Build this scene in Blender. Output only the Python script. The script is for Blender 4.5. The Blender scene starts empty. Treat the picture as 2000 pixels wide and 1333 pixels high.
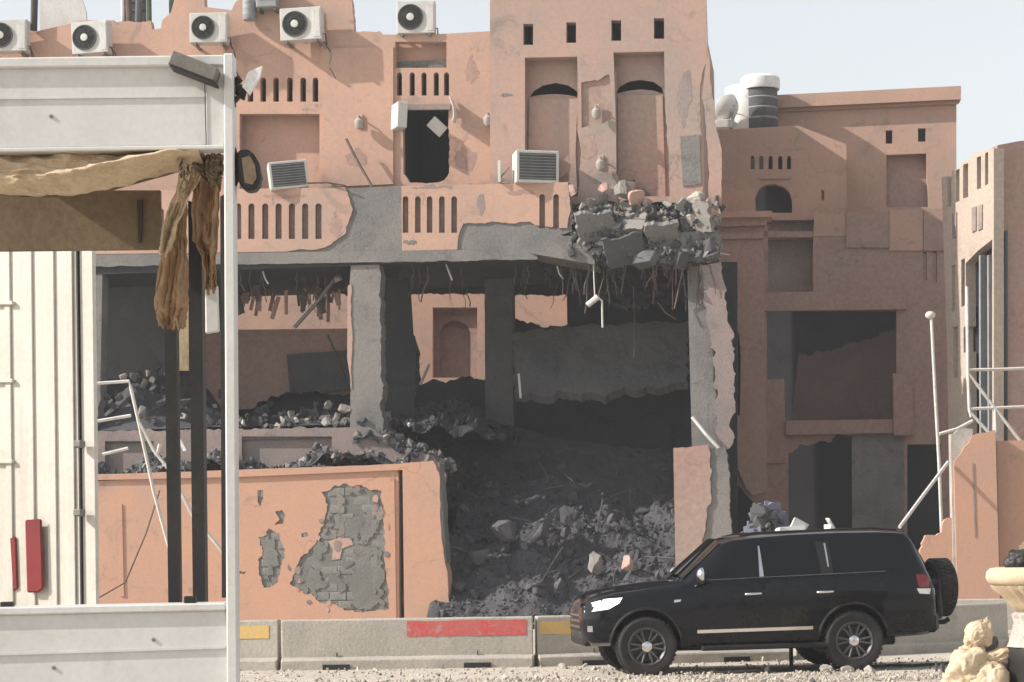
import bpy, bmesh, math, random
from mathutils import Vector, Matrix, Euler, noise
from mathutils.geometry import delaunay_2d_cdt

random.seed(7)
R = math.radians
scene = bpy.context.scene
col = scene.collection

# ------------------------------------------------------------------ camera
FPX, CX, HY, CAMZ, ROLL = 4200.0, 1000.0, 1085.0, 1.65, R(0.9)   # focal length and principal point in photo pixels
cam_data = bpy.data.cameras.new('camera')
cam_data.sensor_fit = 'HORIZONTAL'
cam_data.sensor_width = 36.0
cam_data.lens = FPX / 2000.0 * 36.0
cam_data.shift_x = (1000.0 - CX) / 2000.0
cam_data.shift_y = (HY - 666.5) / 2000.0
cam_data.clip_end = 6000.0
cam = bpy.data.objects.new('camera', cam_data)
col.objects.link(cam)
cr, sr = math.cos(ROLL), math.sin(ROLL)
cam.matrix_world = Matrix(((cr, sr, 0, 0), (0, 0, -1, 0), (-sr, cr, 0, CAMZ), (0, 0, 0, 1)))
scene.camera = cam

# ------------------------------------------------------------------ light
SUN_AZ, SUN_EL = R(79), R(34)          # the light travels to the right and away from the camera
world = bpy.data.worlds.new('World')
scene.world = world
world.use_nodes = True
wn = world.node_tree
wn.nodes.clear()
wo = wn.nodes.new('ShaderNodeOutputWorld')
bg = wn.nodes.new('ShaderNodeBackground')
sky = wn.nodes.new('ShaderNodeTexSky')
sky.sky_type = 'NISHITA'
sky.sun_disc = False
sky.sun_elevation = SUN_EL
sky.air_density = 1.6
sky.dust_density = 1.2
sky.ozone_density = 3.5
travel = Vector((math.sin(SUN_AZ) * math.cos(SUN_EL), math.cos(SUN_AZ) * math.cos(SUN_EL), -math.sin(SUN_EL)))
tosun = -travel
sky.sun_rotation = math.atan2(tosun.x, tosun.y)
bg.inputs['Strength'].default_value = 0.15
hs = wn.nodes.new('ShaderNodeHueSaturation')
hs.inputs['Saturation'].default_value = 0.22
wn.links.new(sky.outputs[0], hs.inputs['Color'])
wn.links.new(hs.outputs[0], bg.inputs[0])
wn.links.new(bg.outputs[0], wo.inputs[0])
sd = bpy.data.lights.new('sun', 'SUN')
sd.energy = 4.9
sd.angle = R(0.6)
sd.color = (1.0, 0.94, 0.87)
sun = bpy.data.objects.new('sun', sd)
col.objects.link(sun)
sun.rotation_euler = travel.to_track_quat('-Z', 'Y').to_euler()
scene.view_settings.view_transform = 'Standard'
scene.view_settings.look = 'None'
scene.view_settings.gamma = 1.0
scene.view_settings.use_curve_mapping = False
scene.view_settings.exposure = 0.42

# ------------------------------------------------------------------ pixel -> place helpers
def ray(px, py):
    dx, dy = px - CX, HY - py
    return Vector(((dx * cr + dy * sr) / FPX, 1.0, (-dx * sr + dy * cr) / FPX))

def at(px, py, Y):
    r = ray(px, py)
    return Vector((r.x * Y, Y, CAMZ + r.z * Y))

class Frame:
    """An upright plane in the world: u along it, d into it, z up."""
    def __init__(s, px, Y, a):
        s.o = Vector(((px - CX) / FPX * Y, Y, 0)); s.a = a
        s.u = Vector((math.cos(a), -math.sin(a), 0)); s.v = Vector((math.sin(a), math.cos(a), 0))
    def pt(s, px, py, d=0.0):
        r = ray(px, py); c = Vector((0, 0, CAMZ))
        t = ((s.o - c).dot(s.v) + d) / r.dot(s.v)
        p = c + r * t
        return Vector(((p - s.o).dot(s.u), d, p.z))
    def poly(s, pts, d):
        out = []
        for q in pts:
            p = s.pt(q[0], q[1], d)
            out.append((p.x, p.z) + tuple(q[2:]))
        return out
    def root(s, name, label, cat, group=None, kind=None):
        return empty(name, label, cat, s.o, -s.a, group)

# ------------------------------------------------------------------ objects
def tag(o, label=None, cat=None, group=None, kind=None):
    if label: o['label'] = label
    if cat: o['category'] = cat
    if group: o['group'] = group
    if kind: o['kind'] = kind
    return o

def empty(name, label, cat, loc=(0, 0, 0), rz=0.0, group=None):
    o = bpy.data.objects.new(name, None)
    o.empty_display_size = 0.3
    col.objects.link(o)
    o.location = loc; o.rotation_euler = (0, 0, rz)
    return tag(o, label, cat, group)

def link(name, me, parent=None):
    o = bpy.data.objects.new(name, me)
    col.objects.link(o)
    if parent is not None: o.parent = parent
    return o

def children(o): return [c for c in bpy.data.objects if c.parent == o]

def copy_tree(o, parent=None):
    c = o.copy(); col.objects.link(c); c.parent = parent
    for ch in children(o): copy_tree(ch, c)
    return c

def in_poly(x, y, poly):
    ins = False; n = len(poly); j = n - 1
    for i in range(n):
        xi, yi = poly[i][0], poly[i][1]; xj, yj = poly[j][0], poly[j][1]
        if (yi > y) != (yj > y) and x < (xj - xi) * (y - yi) / (yj - yi) + xi: ins = not ins
        j = i
    return ins

def jag(poly, amp=0.05, step=0.14, seed=0):
    """Break the edges whose first vertex carries a truthy third value."""
    rnd = random.Random(seed); out = []
    n = len(poly)
    for i in range(n):
        a, b = poly[i], poly[(i + 1) % n]
        out.append((a[0], a[1]))
        if len(a) > 2 and a[2]:
            k = a[2] if a[2] is not True else 1
            L = math.hypot(b[0] - a[0], b[1] - a[1])
            m = max(2, int(L / (step * .45)))
            nx, ny = -(b[1] - a[1]) / max(L, 1e-6), (b[0] - a[0]) / max(L, 1e-6)
            o1 = rnd.uniform(0, 90)
            for q in range(1, m):
                t = (q + rnd.uniform(-.3, .3)) / m; w = L * t / max(step, .02)
                nz = noise.noise(Vector((w * .33, o1, 0))) * 1.5 + noise.noise(Vector((w * .8, o1, 5))) * .9 + rnd.uniform(-.3, .3)
                e = nz * amp * k * min(1, t * 7, (1 - t) * 7)
                out.append((a[0] + (b[0] - a[0]) * t + nx * e, a[1] + (b[1] - a[1]) * t + ny * e))
    return out

class MB:
    def __init__(s): s.v = []; s.f = []; s.m = []; s.mi = 0
    def add(s, vs, fs):
        b = len(s.v); s.v += [tuple(v) for v in vs]
        for f in fs: s.f.append([b + i for i in f]); s.m.append(s.mi)
        return s
    def box(s, c, size, rot=None):
        hx, hy, hz = size[0] / 2, size[1] / 2, size[2] / 2
        vs = [Vector((x, y, z)) for x in (-hx, hx) for y in (-hy, hy) for z in (-hz, hz)]
        if rot is not None:
            m = rot if isinstance(rot, Matrix) else Euler(rot).to_matrix()
            vs = [m @ v for v in vs]
        c = Vector(c)
        return s.add([v + c for v in vs], [(0, 1, 3, 2), (4, 6, 7, 5), (0, 4, 5, 1), (2, 3, 7, 6), (0, 2, 6, 4), (1, 5, 7, 3)])
    def box2(s, a, b):
        return s.box([(a[i] + b[i]) / 2 for i in range(3)], [abs(b[i] - a[i]) for i in range(3)])
    def panel(s, outer, d0, d1, holes=(), to=None):
        """Polygon in (u,z), holes cut through, from depth d0 (seen) to d1."""
        outer = [(p[0], p[1]) for p in outer]
        holes = [[(p[0], p[1]) for p in h] for h in holes]
        vs = [Vector(p) for p in outer]; es = [(i, (i + 1) % len(outer)) for i in range(len(outer))]
        for h in holes:
            b = len(vs); vs += [Vector(p) for p in h]
            es += [(b + i, b + (i + 1) % len(h)) for i in range(len(h))]
        V, E, Fc, _, _, _ = delaunay_2d_cdt(vs, es, [], 0, 1e-5)
        tris = []
        for f in Fc:
            cx = sum(V[i].x for i in f) / len(f); cy = sum(V[i].y for i in f) / len(f)
            if in_poly(cx, cy, outer) and not any(in_poly(cx, cy, h) for h in holes):
                tris.append(list(f))
        n = len(V)
        fix = to or (lambda u, d, z: (u, d, z))
        vv = [fix(p.x, d0, p.y) for p in V] + [fix(p.x, d1, p.y) for p in V]
        cnt = {}
        ff = []
        for t in tris:
            a = sum((V[t[i]].x * V[t[(i + 1) % len(t)]].y - V[t[(i + 1) % len(t)]].x * V[t[i]].y) for i in range(len(t)))
            if a < 0: t = t[::-1]
            ff.append(t); ff.append([i + n for i in t[::-1]])
            for i in range(len(t)):
                e = (t[i], t[(i + 1) % len(t)])
                cnt[e] = 1
        for (a, b) in list(cnt):
            if (b, a) not in cnt: ff.append([b, a, a + n, b + n])
        return s.add(vv, ff)
    def tube(s, pts, r, n=6, r2=None):
        pts = [Vector(p) for p in pts]; k = len(pts); vs = []; fs = []
        up = Vector((0.13, 0.31, 0.94))
        for i, p in enumerate(pts):
            t = (pts[min(i + 1, k - 1)] - pts[max(i - 1, 0)])
            if t.length < 1e-9: t = Vector((0, 0, 1))
            t.normalize()
            a = t.cross(up)
            if a.length < .1: a = t.cross(Vector((1, 0, 0)))
            a.normalize(); b = t.cross(a)
            rr = r if r2 is None else r + (r2 - r) * i / max(1, k - 1)
            for j in range(n):
                w = 2 * math.pi * j / n
                vs.append(p + a * (rr * math.cos(w)) + b * (rr * math.sin(w)))
        for i in range(k - 1):
            for j in range(n):
                fs.append((i * n + j, i * n + (j + 1) % n, (i + 1) * n + (j + 1) % n, (i + 1) * n + j))
        fs.append(tuple(range(n))[::-1]); fs.append(tuple((k - 1) * n + j for j in range(n)))
        return s.add(vs, fs)
    def lathe(s, prof, n=24, axis='z', c=(0, 0, 0), closed=False, rot=None):
        """prof: (radius, height) pairs round the axis."""
        vs = []; fs = []; k = len(prof)
        for (r, h) in prof:
            for j in range(n):
                w = 2 * math.pi * j / n; x, y = r * math.cos(w), r * math.sin(w)
                p = {'z': (x, y, h), 'y': (x, h, y), 'x': (h, x, y)}[axis]
                vs.append(Vector(p))
        if rot is not None: vs = [rot @ v for v in vs]
        vs = [v + Vector(c) for v in vs]
        for i in range(k - 1 + (1 if closed else 0)):
            a, b = i, (i + 1) % k
            for j in range(n):
                fs.append((a * n + j, a * n + (j + 1) % n, b * n + (j + 1) % n, b * n + j))
        if not closed:
            fs.append(tuple(range(n))[::-1]); fs.append(tuple((k - 1) * n + j for j in range(n)))
        return s.add(vs, fs)
    def chunk(s, c, size, rnd, rot=None):
        vs, fs = random_chunk(rnd)
        m = rot or Euler((rnd.uniform(0, 6.3), rnd.uniform(0, 6.3), rnd.uniform(0, 6.3))).to_matrix()
        c = Vector(c)
        return s.add([c + m @ Vector((v[0] * size[0], v[1] * size[1], v[2] * size[2])) for v in vs], fs)
    def grid(s, fn, nu, nv, wrap=False):
        vs = [fn(i / nu, j / nv) for j in range(nv + 1) for i in range(nu + 1)]
        fs = [(j * (nu + 1) + i, j * (nu + 1) + i + 1, (j + 1) * (nu + 1) + i + 1, (j + 1) * (nu + 1) + i) for j in range(nv) for i in range(nu)]
        return s.add(vs, fs)
    def build(s, name, mats, parent=None, smooth=None, bevel=0.0, label=None):
        me = bpy.data.meshes.new(name)
        me.from_pydata(s.v, [], s.f)
        if not isinstance(mats, (list, tuple)): mats = [mats]
        for m in mats: me.materials.append(m)
        if len(mats) > 1:
            for p, mi in zip(me.polygons, s.m): p.material_index = mi
        bm = bmesh.new(); bm.from_mesh(me)
        bmesh.ops.recalc_face_normals(bm, faces=bm.faces)
        if bevel:
            es = [e for e in bm.edges if e.is_manifold and e.calc_face_angle(0) > R(35)]
            bmesh.ops.bevel(bm, geom=es, offset=bevel, segments=1, affect='EDGES', clamp_overlap=True)
        bm.to_mesh(me); bm.free()
        if smooth:
            for p in me.polygons: p.use_smooth = True
            me.set_sharp_from_angle(angle=R(smooth))
        me.update()
        o = link(name, me, parent)
        if label: o['label'] = label
        return o

_ch = []
def random_chunk(rnd):
    if not _ch:
        rr = random.Random(3)
        for k in range(16):
            bm = bmesh.new()
            for i in range(rr.randint(12, 20)):
                p = Vector((rr.uniform(-1, 1), rr.uniform(-1, 1), rr.uniform(-1, 1)))
                if rr.random() < .6:
                    ax = rr.randrange(3); p[ax] = math.copysign(rr.uniform(.8, 1), p[ax])
                bm.verts.new(p * .5)
            h = bmesh.ops.convex_hull(bm, input=bm.verts)
            bmesh.ops.delete(bm, geom=[v for v in bm.verts if not v.link_faces], context='VERTS')
            bm.verts.index_update(); bm.verts.ensure_lookup_table()
            _ch.append(([v.co.copy() for v in bm.verts], [[v.index for v in f.verts] for f in bm.faces]))
            bm.free()
    return _ch[rnd.randrange(len(_ch))]

# ------------------------------------------------------------------ materials
def principled(name):
    m = bpy.data.materials.new(name); m.use_nodes = True
    nt = m.node_tree; b = nt.nodes['Principled BSDF']
    return m, nt, b

def nnoise(nt, vec, scale, detail=6, rough=.6, dist=0.0):
    n = nt.nodes.new('ShaderNodeTexNoise'); n.inputs['Scale'].default_value = scale
    n.inputs['Detail'].default_value = detail; n.inputs['Roughness'].default_value = rough
    n.inputs['Distortion'].default_value = dist
    nt.links.new(vec, n.inputs['Vector']); return n.outputs['Fac']

def nramp(nt, fac, a, b, ca=0.0, cb=1.0):
    r = nt.nodes.new('ShaderNodeMapRange'); r.inputs['From Min'].default_value = a; r.inputs['From Max'].default_value = b
    r.inputs['To Min'].default_value = ca; r.inputs['To Max'].default_value = cb
    r.interpolation_type = 'SMOOTHSTEP'
    nt.links.new(fac, r.inputs['Value']); return r.outputs['Result']

def nmix(nt, fac, a, b):
    m = nt.nodes.new('ShaderNodeMix'); m.data_type = 'RGBA'
    if isinstance(fac, float): m.inputs[0].default_value = fac
    else: nt.links.new(fac, m.inputs[0])
    for sock, v in ((m.inputs[6], a), (m.inputs[7], b)):
        if isinstance(v, tuple): sock.default_value = v + (1,)
        else: nt.links.new(v, sock)
    return m.outputs[2]

def nmul(nt, a, b):
    m = nt.nodes.new('ShaderNodeMath'); m.operation = 'MULTIPLY'
    for i, v in ((0, a), (1, b)):
        if isinstance(v, (int, float)): m.inputs[i].default_value = v
        else: nt.links.new(v, m.inputs[i])
    return m.outputs[0]

def surface(name, base, alt=None, dirt=None, dirt_amt=.5, scale=1.0, rough=.85, bump=.3, bump_scale=18, streaks=0.0, metal=0.0, spec=.3, fine=.12, coat=0.0, blast=0.0, dust=(.34, .265, .22)):
    """Weathered surface: two base tones in soft patches, dirt in harder stains, rain streaks, fine grain and relief."""
    m, nt, b = principled(name)
    tc = nt.nodes.new('ShaderNodeTexCoord'); v = tc.outputs['Object']
    alt = alt or tuple(c * .8 for c in base); dirt = dirt or tuple(c * .55 for c in base)
    c = nmix(nt, nramp(nt, nnoise(nt, v, .55 * scale, 5, .6, .4), .35, .65), base, alt)
    d = nramp(nt, nnoise(nt, v, 1.3 * scale, 8, .68, .8), .52, .74)
    c = nmix(nt, nmul(nt, d, dirt_amt), c, dirt)
    if streaks:
        mp = nt.nodes.new('ShaderNodeMapping'); mp.inputs['Scale'].default_value = (5 * scale, 5 * scale, .35 * scale)
        nt.links.new(v, mp.inputs['Vector'])
        s = nramp(nt, nnoise(nt, mp.outputs[0], 1.0, 5, .6), .53, .75)
        c = nmix(nt, nmul(nt, s, streaks), c, dirt)
    hgt = None
    if blast:
        big = nramp(nt, nnoise(nt, v, .23, 7, .62, .6), .46, .66)
        c = nmix(nt, nmul(nt, big, .75 * blast), c, dust)
        st = nramp(nt, nnoise(nt, v, .9, 9, .75, 1.2), .56, .66)
        c = nmix(nt, nmul(nt, st, .45 * blast), c, tuple(k * .55 for k in dust))
        # hairline cracks, only here and there
        nz = nt.nodes.new('ShaderNodeTexNoise'); nz.inputs['Scale'].default_value = 2.2; nz.inputs['Detail'].default_value = 6; nt.links.new(v, nz.inputs['Vector'])
        va = nt.nodes.new('ShaderNodeVectorMath'); va.operation = 'MULTIPLY_ADD'; va.inputs[1].default_value = (.7, .7, .7)
        nt.links.new(nz.outputs['Color'], va.inputs[0]); nt.links.new(v, va.inputs[2])
        vo = nt.nodes.new('ShaderNodeTexVoronoi'); vo.feature = 'DISTANCE_TO_EDGE'; vo.inputs['Scale'].default_value = .55; nt.links.new(va.outputs[0], vo.inputs['Vector'])
        cr_ = nmul(nt, nramp(nt, vo.outputs['Distance'], 0.0, .014, 1, 0), nramp(nt, nnoise(nt, v, .5, 3), .5, .6))
        c = nmix(nt, nmul(nt, cr_, .42 * blast), c, tuple(k * .3 for k in dust))
        # blast pits that show the render underneath
        vp_ = nt.nodes.new('ShaderNodeTexVoronoi'); vp_.feature = 'F1'; vp_.inputs['Scale'].default_value = 3.2; nt.links.new(va.outputs[0], vp_.inputs['Vector'])
        sep = nt.nodes.new('ShaderNodeSeparateColor'); nt.links.new(vp_.outputs['Color'], sep.inputs[0])
        rad = nramp(nt, sep.outputs[0], .72, 1.0, 0.0, .30)
        lt = nt.nodes.new('ShaderNodeMath'); lt.operation = 'LESS_THAN'; nt.links.new(vp_.outputs['Distance'], lt.inputs[0]); nt.links.new(rad, lt.inputs[1])
        pit = nmul(nt, lt.outputs[0], nramp(nt, nnoise(nt, v, .35, 4), .53, .62))
        c = nmix(nt, nmul(nt, pit, .75 * blast), c, (.20, .17, .15))
        hgt = pit
    g = nramp(nt, nnoise(nt, v, 14 * scale, 4, .7), .3, .7, 1 - fine, 1 + fine)
    mm = nt.nodes.new('ShaderNodeMix'); mm.data_type = 'RGBA'; mm.blend_type = 'MULTIPLY'; mm.inputs[0].default_value = 1
    nt.links.new(c, mm.inputs[6]); nt.links.new(g, mm.inputs[7])
    nt.links.new(mm.outputs[2], b.inputs['Base Color'])
    b.inputs['Roughness'].default_value = rough; b.inputs['Metallic'].default_value = metal
    b.inputs['Specular IOR Level'].default_value = spec
    if coat: b.inputs['Coat Weight'].default_value = coat; b.inputs['Coat Roughness'].default_value = .06
    if bump:
        bp = nt.nodes.new('ShaderNodeBump'); bp.inputs['Strength'].default_value = bump; bp.inputs['Distance'].default_value = .02
        nt.links.new(nnoise(nt, v, bump_scale, 6, .7), bp.inputs['Height'])
        nt.links.new(bp.outputs[0], b.inputs['Normal'])
    return m

M = {}
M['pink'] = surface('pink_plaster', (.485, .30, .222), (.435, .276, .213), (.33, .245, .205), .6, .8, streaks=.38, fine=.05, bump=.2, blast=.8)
M['towerpink'] = surface('dusty_pink_plaster', (.42, .275, .22), (.38, .26, .215), (.295, .228, .20), .7, .7, streaks=.35, fine=.06, blast=1.1, dust=(.30, .25, .22))
M['shadeboard'] = surface('shaded_brown_board', (.15, .10, .085), (.12, .082, .072), (.075, .055, .05), .6, 1.2, bump=.4, streaks=.3)  # brown board colour, darkened to carry the shade of its window recess
M['orange'] = surface('orange_plaster', (.485, .276, .187), (.445, .265, .192), (.36, .26, .208), .55, 1.2, streaks=.35, bump=.15, fine=.05, blast=.8)
M['dusty'] = surface('dusty_plaster', (.27, .205, .185), (.21, .18, .17), (.13, .12, .115), .7, 1.4, bump=.5, blast=.7)
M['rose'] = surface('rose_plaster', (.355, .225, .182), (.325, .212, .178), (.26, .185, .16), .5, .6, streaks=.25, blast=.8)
M['cream'] = surface('cream_plaster', (.43, .35, .285), (.38, .31, .26), (.27, .215, .185), .5, .8)
M['concrete'] = surface('grey_concrete', (.195, .187, .175), (.15, .146, .14), (.09, .087, .083), .8, 1.6, bump=.8, streaks=.35, blast=1.0, dust=(.23, .21, .19))
M['render'] = surface('bare_render', (.19, .185, .17), (.15, .15, .135), (.09, .09, .085), .7, 2.2, bump=.9)
M['sootshade'] = surface('sooty_shade_concrete', (.042, .042, .046), (.032, .032, .035), (.018, .018, .02), .8, 1.2, bump=.6)  # sooty concrete, darkened further so its colour carries the indoor shade
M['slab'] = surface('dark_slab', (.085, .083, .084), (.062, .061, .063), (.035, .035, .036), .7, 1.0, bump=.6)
M['rubble'] = surface('rubble_grey', (.115, .113, .118), (.085, .084, .088), (.085, .08, .08), .8, 2.5, bump=.9)
M['rubble_dark'] = surface('rubble_dark', (.07, .069, .075), (.052, .051, .055), (.05, .05, .05), .8, 2.5, bump=.9)
M['rubble_pale'] = surface('rubble_pale', (.43, .39, .345), (.34, .31, .275), (.22, .2, .18), .7, 2.5, bump=.7)
M['rubble_pink'] = surface('rubble_pink', (.46, .30, .24), (.36, .25, .21), (.24, .19, .17), .7, 2.5, bump=.7)
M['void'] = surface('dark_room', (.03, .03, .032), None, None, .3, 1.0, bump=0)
M['acwhite'] = surface('ac_casing', (.56, .55, .52), (.50, .49, .46), (.33, .30, .27), .45, 3, rough=.55, bump=.05, streaks=.3)
M['acdark'] = surface('ac_grille', (.075, .075, .07), (.055, .055, .05), (.12, .11, .1), .3, 4, rough=.6, bump=.1)
M['white'] = surface('white_truck_paint', (.57, .56, .535), (.52, .51, .485), (.40, .36, .31), .5, 2.5, rough=.45, bump=.03, bump_scale=6, streaks=.15, spec=.4, fine=.04)
M['warmwhite'] = surface('cream_truck_paint', (.56, .53, .47), (.51, .48, .42), (.40, .35, .28), .6, 2.0, rough=.5, bump=.03, bump_scale=6, streaks=.35, fine=.05)
M['blackpaint'] = surface('black_frame', (.02, .019, .018), (.028, .026, .024), (.06, .05, .04), .4, 4, rough=.5, bump=.1)
M['tan'] = surface('tan_canvas', (.54, .42, .285), (.47, .36, .235), (.34, .25, .16), .5, 3.0, rough=.9, bump=.5, bump_scale=45)
M['brown'] = surface('brown_canvas', (.33, .21, .12), (.27, .17, .095), (.17, .11, .065), .5, 3.5, rough=.9, bump=.4, bump_scale=40)
M['board'] = surface('brown_board', (.17, .125, .078), (.145, .105, .067), (.09, .066, .045), .5, 2.5, rough=.85, bump=.2)
M['lampgrey'] = surface('lamp_casing', (.20, .19, .165), (.16, .15, .13), (.09, .085, .075), .5, 8, rough=.6, bump=.2)
M['barrier'] = surface('barrier_concrete', (.42, .38, .325), (.36, .33, .285), (.25, .23, .2), .6, 2.0, bump=.5, streaks=.3)
M['yellow'] = surface('yellow_paint', (.60, .39, .12), (.55, .38, .16), (.42, .37, .30), .85, 9.0, bump=.4)
M['red'] = surface('red_paint', (.52, .085, .08), (.48, .12, .11), (.40, .31, .28), .8, 9.0, bump=.4)
M['ground'] = surface('pale_dirt', (.50, .44, .365), (.43, .38, .32), (.32, .28, .235), .6, .8, bump=.9, bump_scale=9, fine=.2)
M['gravel'] = surface('gravel_stone', (.47, .42, .35), (.41, .36, .30), (.30, .27, .23), .6, 3.0, bump=.5)
M['pipe'] = surface('white_pipe', (.58, .56, .52), (.5, .47, .42), (.3, .24, .18), .5, 6, rough=.5, bump=.1)
M['wire'] = surface('dark_wire', (.05, .045, .04), None, None, .3, 4, rough=.7, bump=0)
M['rebar'] = surface('rusty_rebar', (.14, .10, .08), (.10, .075, .06), (.07, .05, .04), .5, 6, rough=.85, bump=.2)
M['sheet'] = surface('grey_metal_sheet', (.27, .28, .29), (.22, .225, .23), (.14, .13, .12), .6, 3, rough=.6, bump=.2)
M['glassdark'] = surface('dark_glazing', (.03, .035, .045), None, None, .2, 1, rough=.12, bump=0, spec=.6, fine=.02)
M['tank'] = surface('tank_white', (.74, .73, .70), (.66, .65, .62), (.45, .42, .38), .4, 1.5, rough=.5, bump=.05)
M['sack'] = surface('cream_sack', (.58, .47, .33), (.51, .40, .27), (.36, .265, .165), .5, 5, rough=.9, bump=.5, bump_scale=40)
M['bluecloth'] = surface('blue_cloth', (.10, .11, .145), (.13, .14, .175), (.075, .075, .095), .5, 4, rough=.9, bump=.4)
M['greenish'] = surface('green_sheet', (.10, .13, .10), (.08, .10, .08), None, .4, 4, rough=.8, bump=.2)
# car
M['carpaint'] = surface('black_car_paint', (.005, .0058, .0085), (.006, .007, .010), (.03, .028, .026), .05, 2.5, rough=.09, bump=0, spec=.22, fine=.02, coat=.1)
M['carplastic'] = surface('black_plastic', (.014, .014, .015), None, (.05, .045, .04), .35, 4, rough=.65, bump=.1)
M['carglass'] = surface('tinted_glass', (.004, .005, .006), None, None, .0, 1, rough=.03, bump=0, spec=.3, fine=.0)
M['chrome'] = surface('chrome', (.68, .68, .68), (.62, .62, .62), (.4, .38, .35), .2, 6, rough=.18, bump=0, metal=1.0, fine=.02)
M['rubber'] = surface('tyre_rubber', (.022, .021, .021), (.03, .028, .027), (.085, .075, .062), .5, 7, rough=.85, bump=.3)
M['alloy'] = surface('dusty_alloy', (.12, .112, .105), (.09, .085, .08), (.06, .052, .045), .5, 8, rough=.45, bump=.05, metal=.5)
M['headlamp'] = surface('headlamp_lens', (.85, .85, .84), (.8, .8, .79), None, .1, 4, rough=.15, bump=0, spec=.6, fine=.02)
M['headlamp'].node_tree.nodes['Principled BSDF'].inputs['Emission Color'].default_value = (1, 1, .95, 1)
M['headlamp'].node_tree.nodes['Principled BSDF'].inputs['Emission Strength'].default_value = .9
M['reflector'] = surface('white_plate', (.8, .79, .76), None, None, .1, 4, rough=.4, bump=0)
M['rubble_dust'] = surface('rubble_dusty', (.25, .23, .205), (.20, .185, .17), (.12, .112, .105), .7, 2.5, bump=.8)
M['block'] = surface('concrete_block', (.23, .225, .205), (.18, .18, .165), (.10, .10, .095), .7, 3.0, bump=1.0, bump_scale=30, streaks=.4)
M['taillamp'] = surface('red_lens', (.20, .010, .014), (.15, .008, .010), None, .3, 6, rough=.2, bump=0, spec=.6, fine=.05)

# ================================================================== ground
g = MB()
g.add([(-240, -40, 0), (240, -40, 0), (240, 380, 0), (-240, 380, 0)], [(0, 1, 2, 3)])
ground = g.build('ground', M['ground']); tag(ground, 'pale dusty ground of dirt and gravel', 'ground', kind='structure')
del ground['category']

def rc(x0, y0, x1, y1): return [(x0, y0), (x1, y0), (x1, y1), (x0, y1)]
def slit(x, y0, y1, w=12): return [(x - w / 2, y1), (x - w / 2, y0 + 4), (x - w / 4, y0), (x + w / 4, y0), (x + w / 2, y0 + 4), (x + w / 2, y1)]

# ================================================================== the bombed building
B = Frame(900, 51.0, R(8))
bld = B.root('damaged_building', 'bombed pink plaster building with torn open middle floors and hanging debris', 'building')
def bpanel(name, mat, outer, d0, d1, holes=(), parent=None, amp=.05, seed=1, step=.14, fr=None, **k):
    fr = fr or B
    mb = MB()
    mb.panel(jag(fr.poly(outer, d0), amp, step, seed), d0, d1, [jag(fr.poly(h, d0), amp, step, seed + i) for i, h in enumerate(holes)])
    return mb.build(name, M[mat], parent or bld, **k)
J = True
upslits = [slit(x, 152, 199, 11) for x in (489, 514, 539, 566, 592, 616)] + [slit(x, 142, 187, 10) for x in (780, 805, 828, 852, 872)]
upslits += [slit(x, 158, 205, 11) for x in (-60, -34, -8, 18, 44, 230, 256, 282, 308)]
door_px = [(787, 209), (876, 208), (876, 240, J), (877, 338, J), (868, 352, J), (850, 357, J), (800, 357, J), (788, 340)]
top_sil = [(-500, 66), (10, 56), (70, 62), (166, 40), (222, 40), (224, 44, J), (294, 41), (297, 58), (314, 56), (317, 40, J), (334, 24), (347, -25), (398, -25), (400, 14), (452, 20, J), (470, -6), (482, -40), (684, -40, J), (692, 62, J), (742, 61), (746, 68), (858, 67), (962, 61), (966, 500), (-500, 505)]
bpanel('upper_wall', 'pink', top_sil, .9, 1.15, upslits + [door_px, rc(468, 223, 624, 372), rc(772, 82, 872, 133), rc(40, 232, 190, 380)], amp=.035)
for q in (rc(462, 216, 630, 380), rc(34, 226, 196, 386)): bpanel('window_niche', 'pink', q, 1.35, 1.5)
bpanel('vent_niche', 'pink', rc(766, 76, 878, 138), 1.27, 1.33)
bpanel('niche_surround', 'pink', [(626, 90), (634, 90), (634, 205), (626, 205)], .87, .905)
bpanel('roof_sheet', 'acwhite', [(76, -40), (146, -40), (168, 22), (172, 70), (78, 70)], 1.3, 1.36, amp=.03)
# lintel band above the balcony door and left pilaster strip
bpanel('pilaster_strip', 'pink', [(629, 95), (768, 92), (768, 360), (629, 366)], .84, .902, amp=.02)
# storey box behind the upper wall
def bbox(name, mat, pa, pb, za, zb, da, db, parent=None):
    """Box between two photo columns measured on the facade plane."""
    mb = MB(); a = B.pt(pa, 500, 0).x; b = B.pt(pb, 500, 0).x
    mb.box2((a, da, za), (b, db, zb)); return mb.build(name, M[mat], parent or bld)
Z2 = B.pt(700, 497, 0).z       # top of the second floor slab
Z1 = B.pt(600, 835, 0).z       # top of the first floor slab
ZR = B.pt(800, 75, .9).z - .5
bbox('roof_slab', 'concrete', -500, 1352, ZR - .25, ZR, 1.16, 5.2)
bbox('upper_back_wall', 'sootshade', -500, 1352, Z2, ZR - .252, 4.9, 5.1)
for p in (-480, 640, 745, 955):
    bbox('partition_wall', 'sootshade', p, p + 12, Z2, ZR - .254, 1.17, 4.88)
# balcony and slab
bbox('floor_slab', 'sootshade', -500, 1040, Z2 - .26, Z2 - .02, .02, 5.3)  # dark material puts the ceiling's shade into the slab underside
bbox('floor_slab', 'sootshade', 1041, 1352, Z2 - .24, Z2 - .03, 1.9, 5.3)
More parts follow.
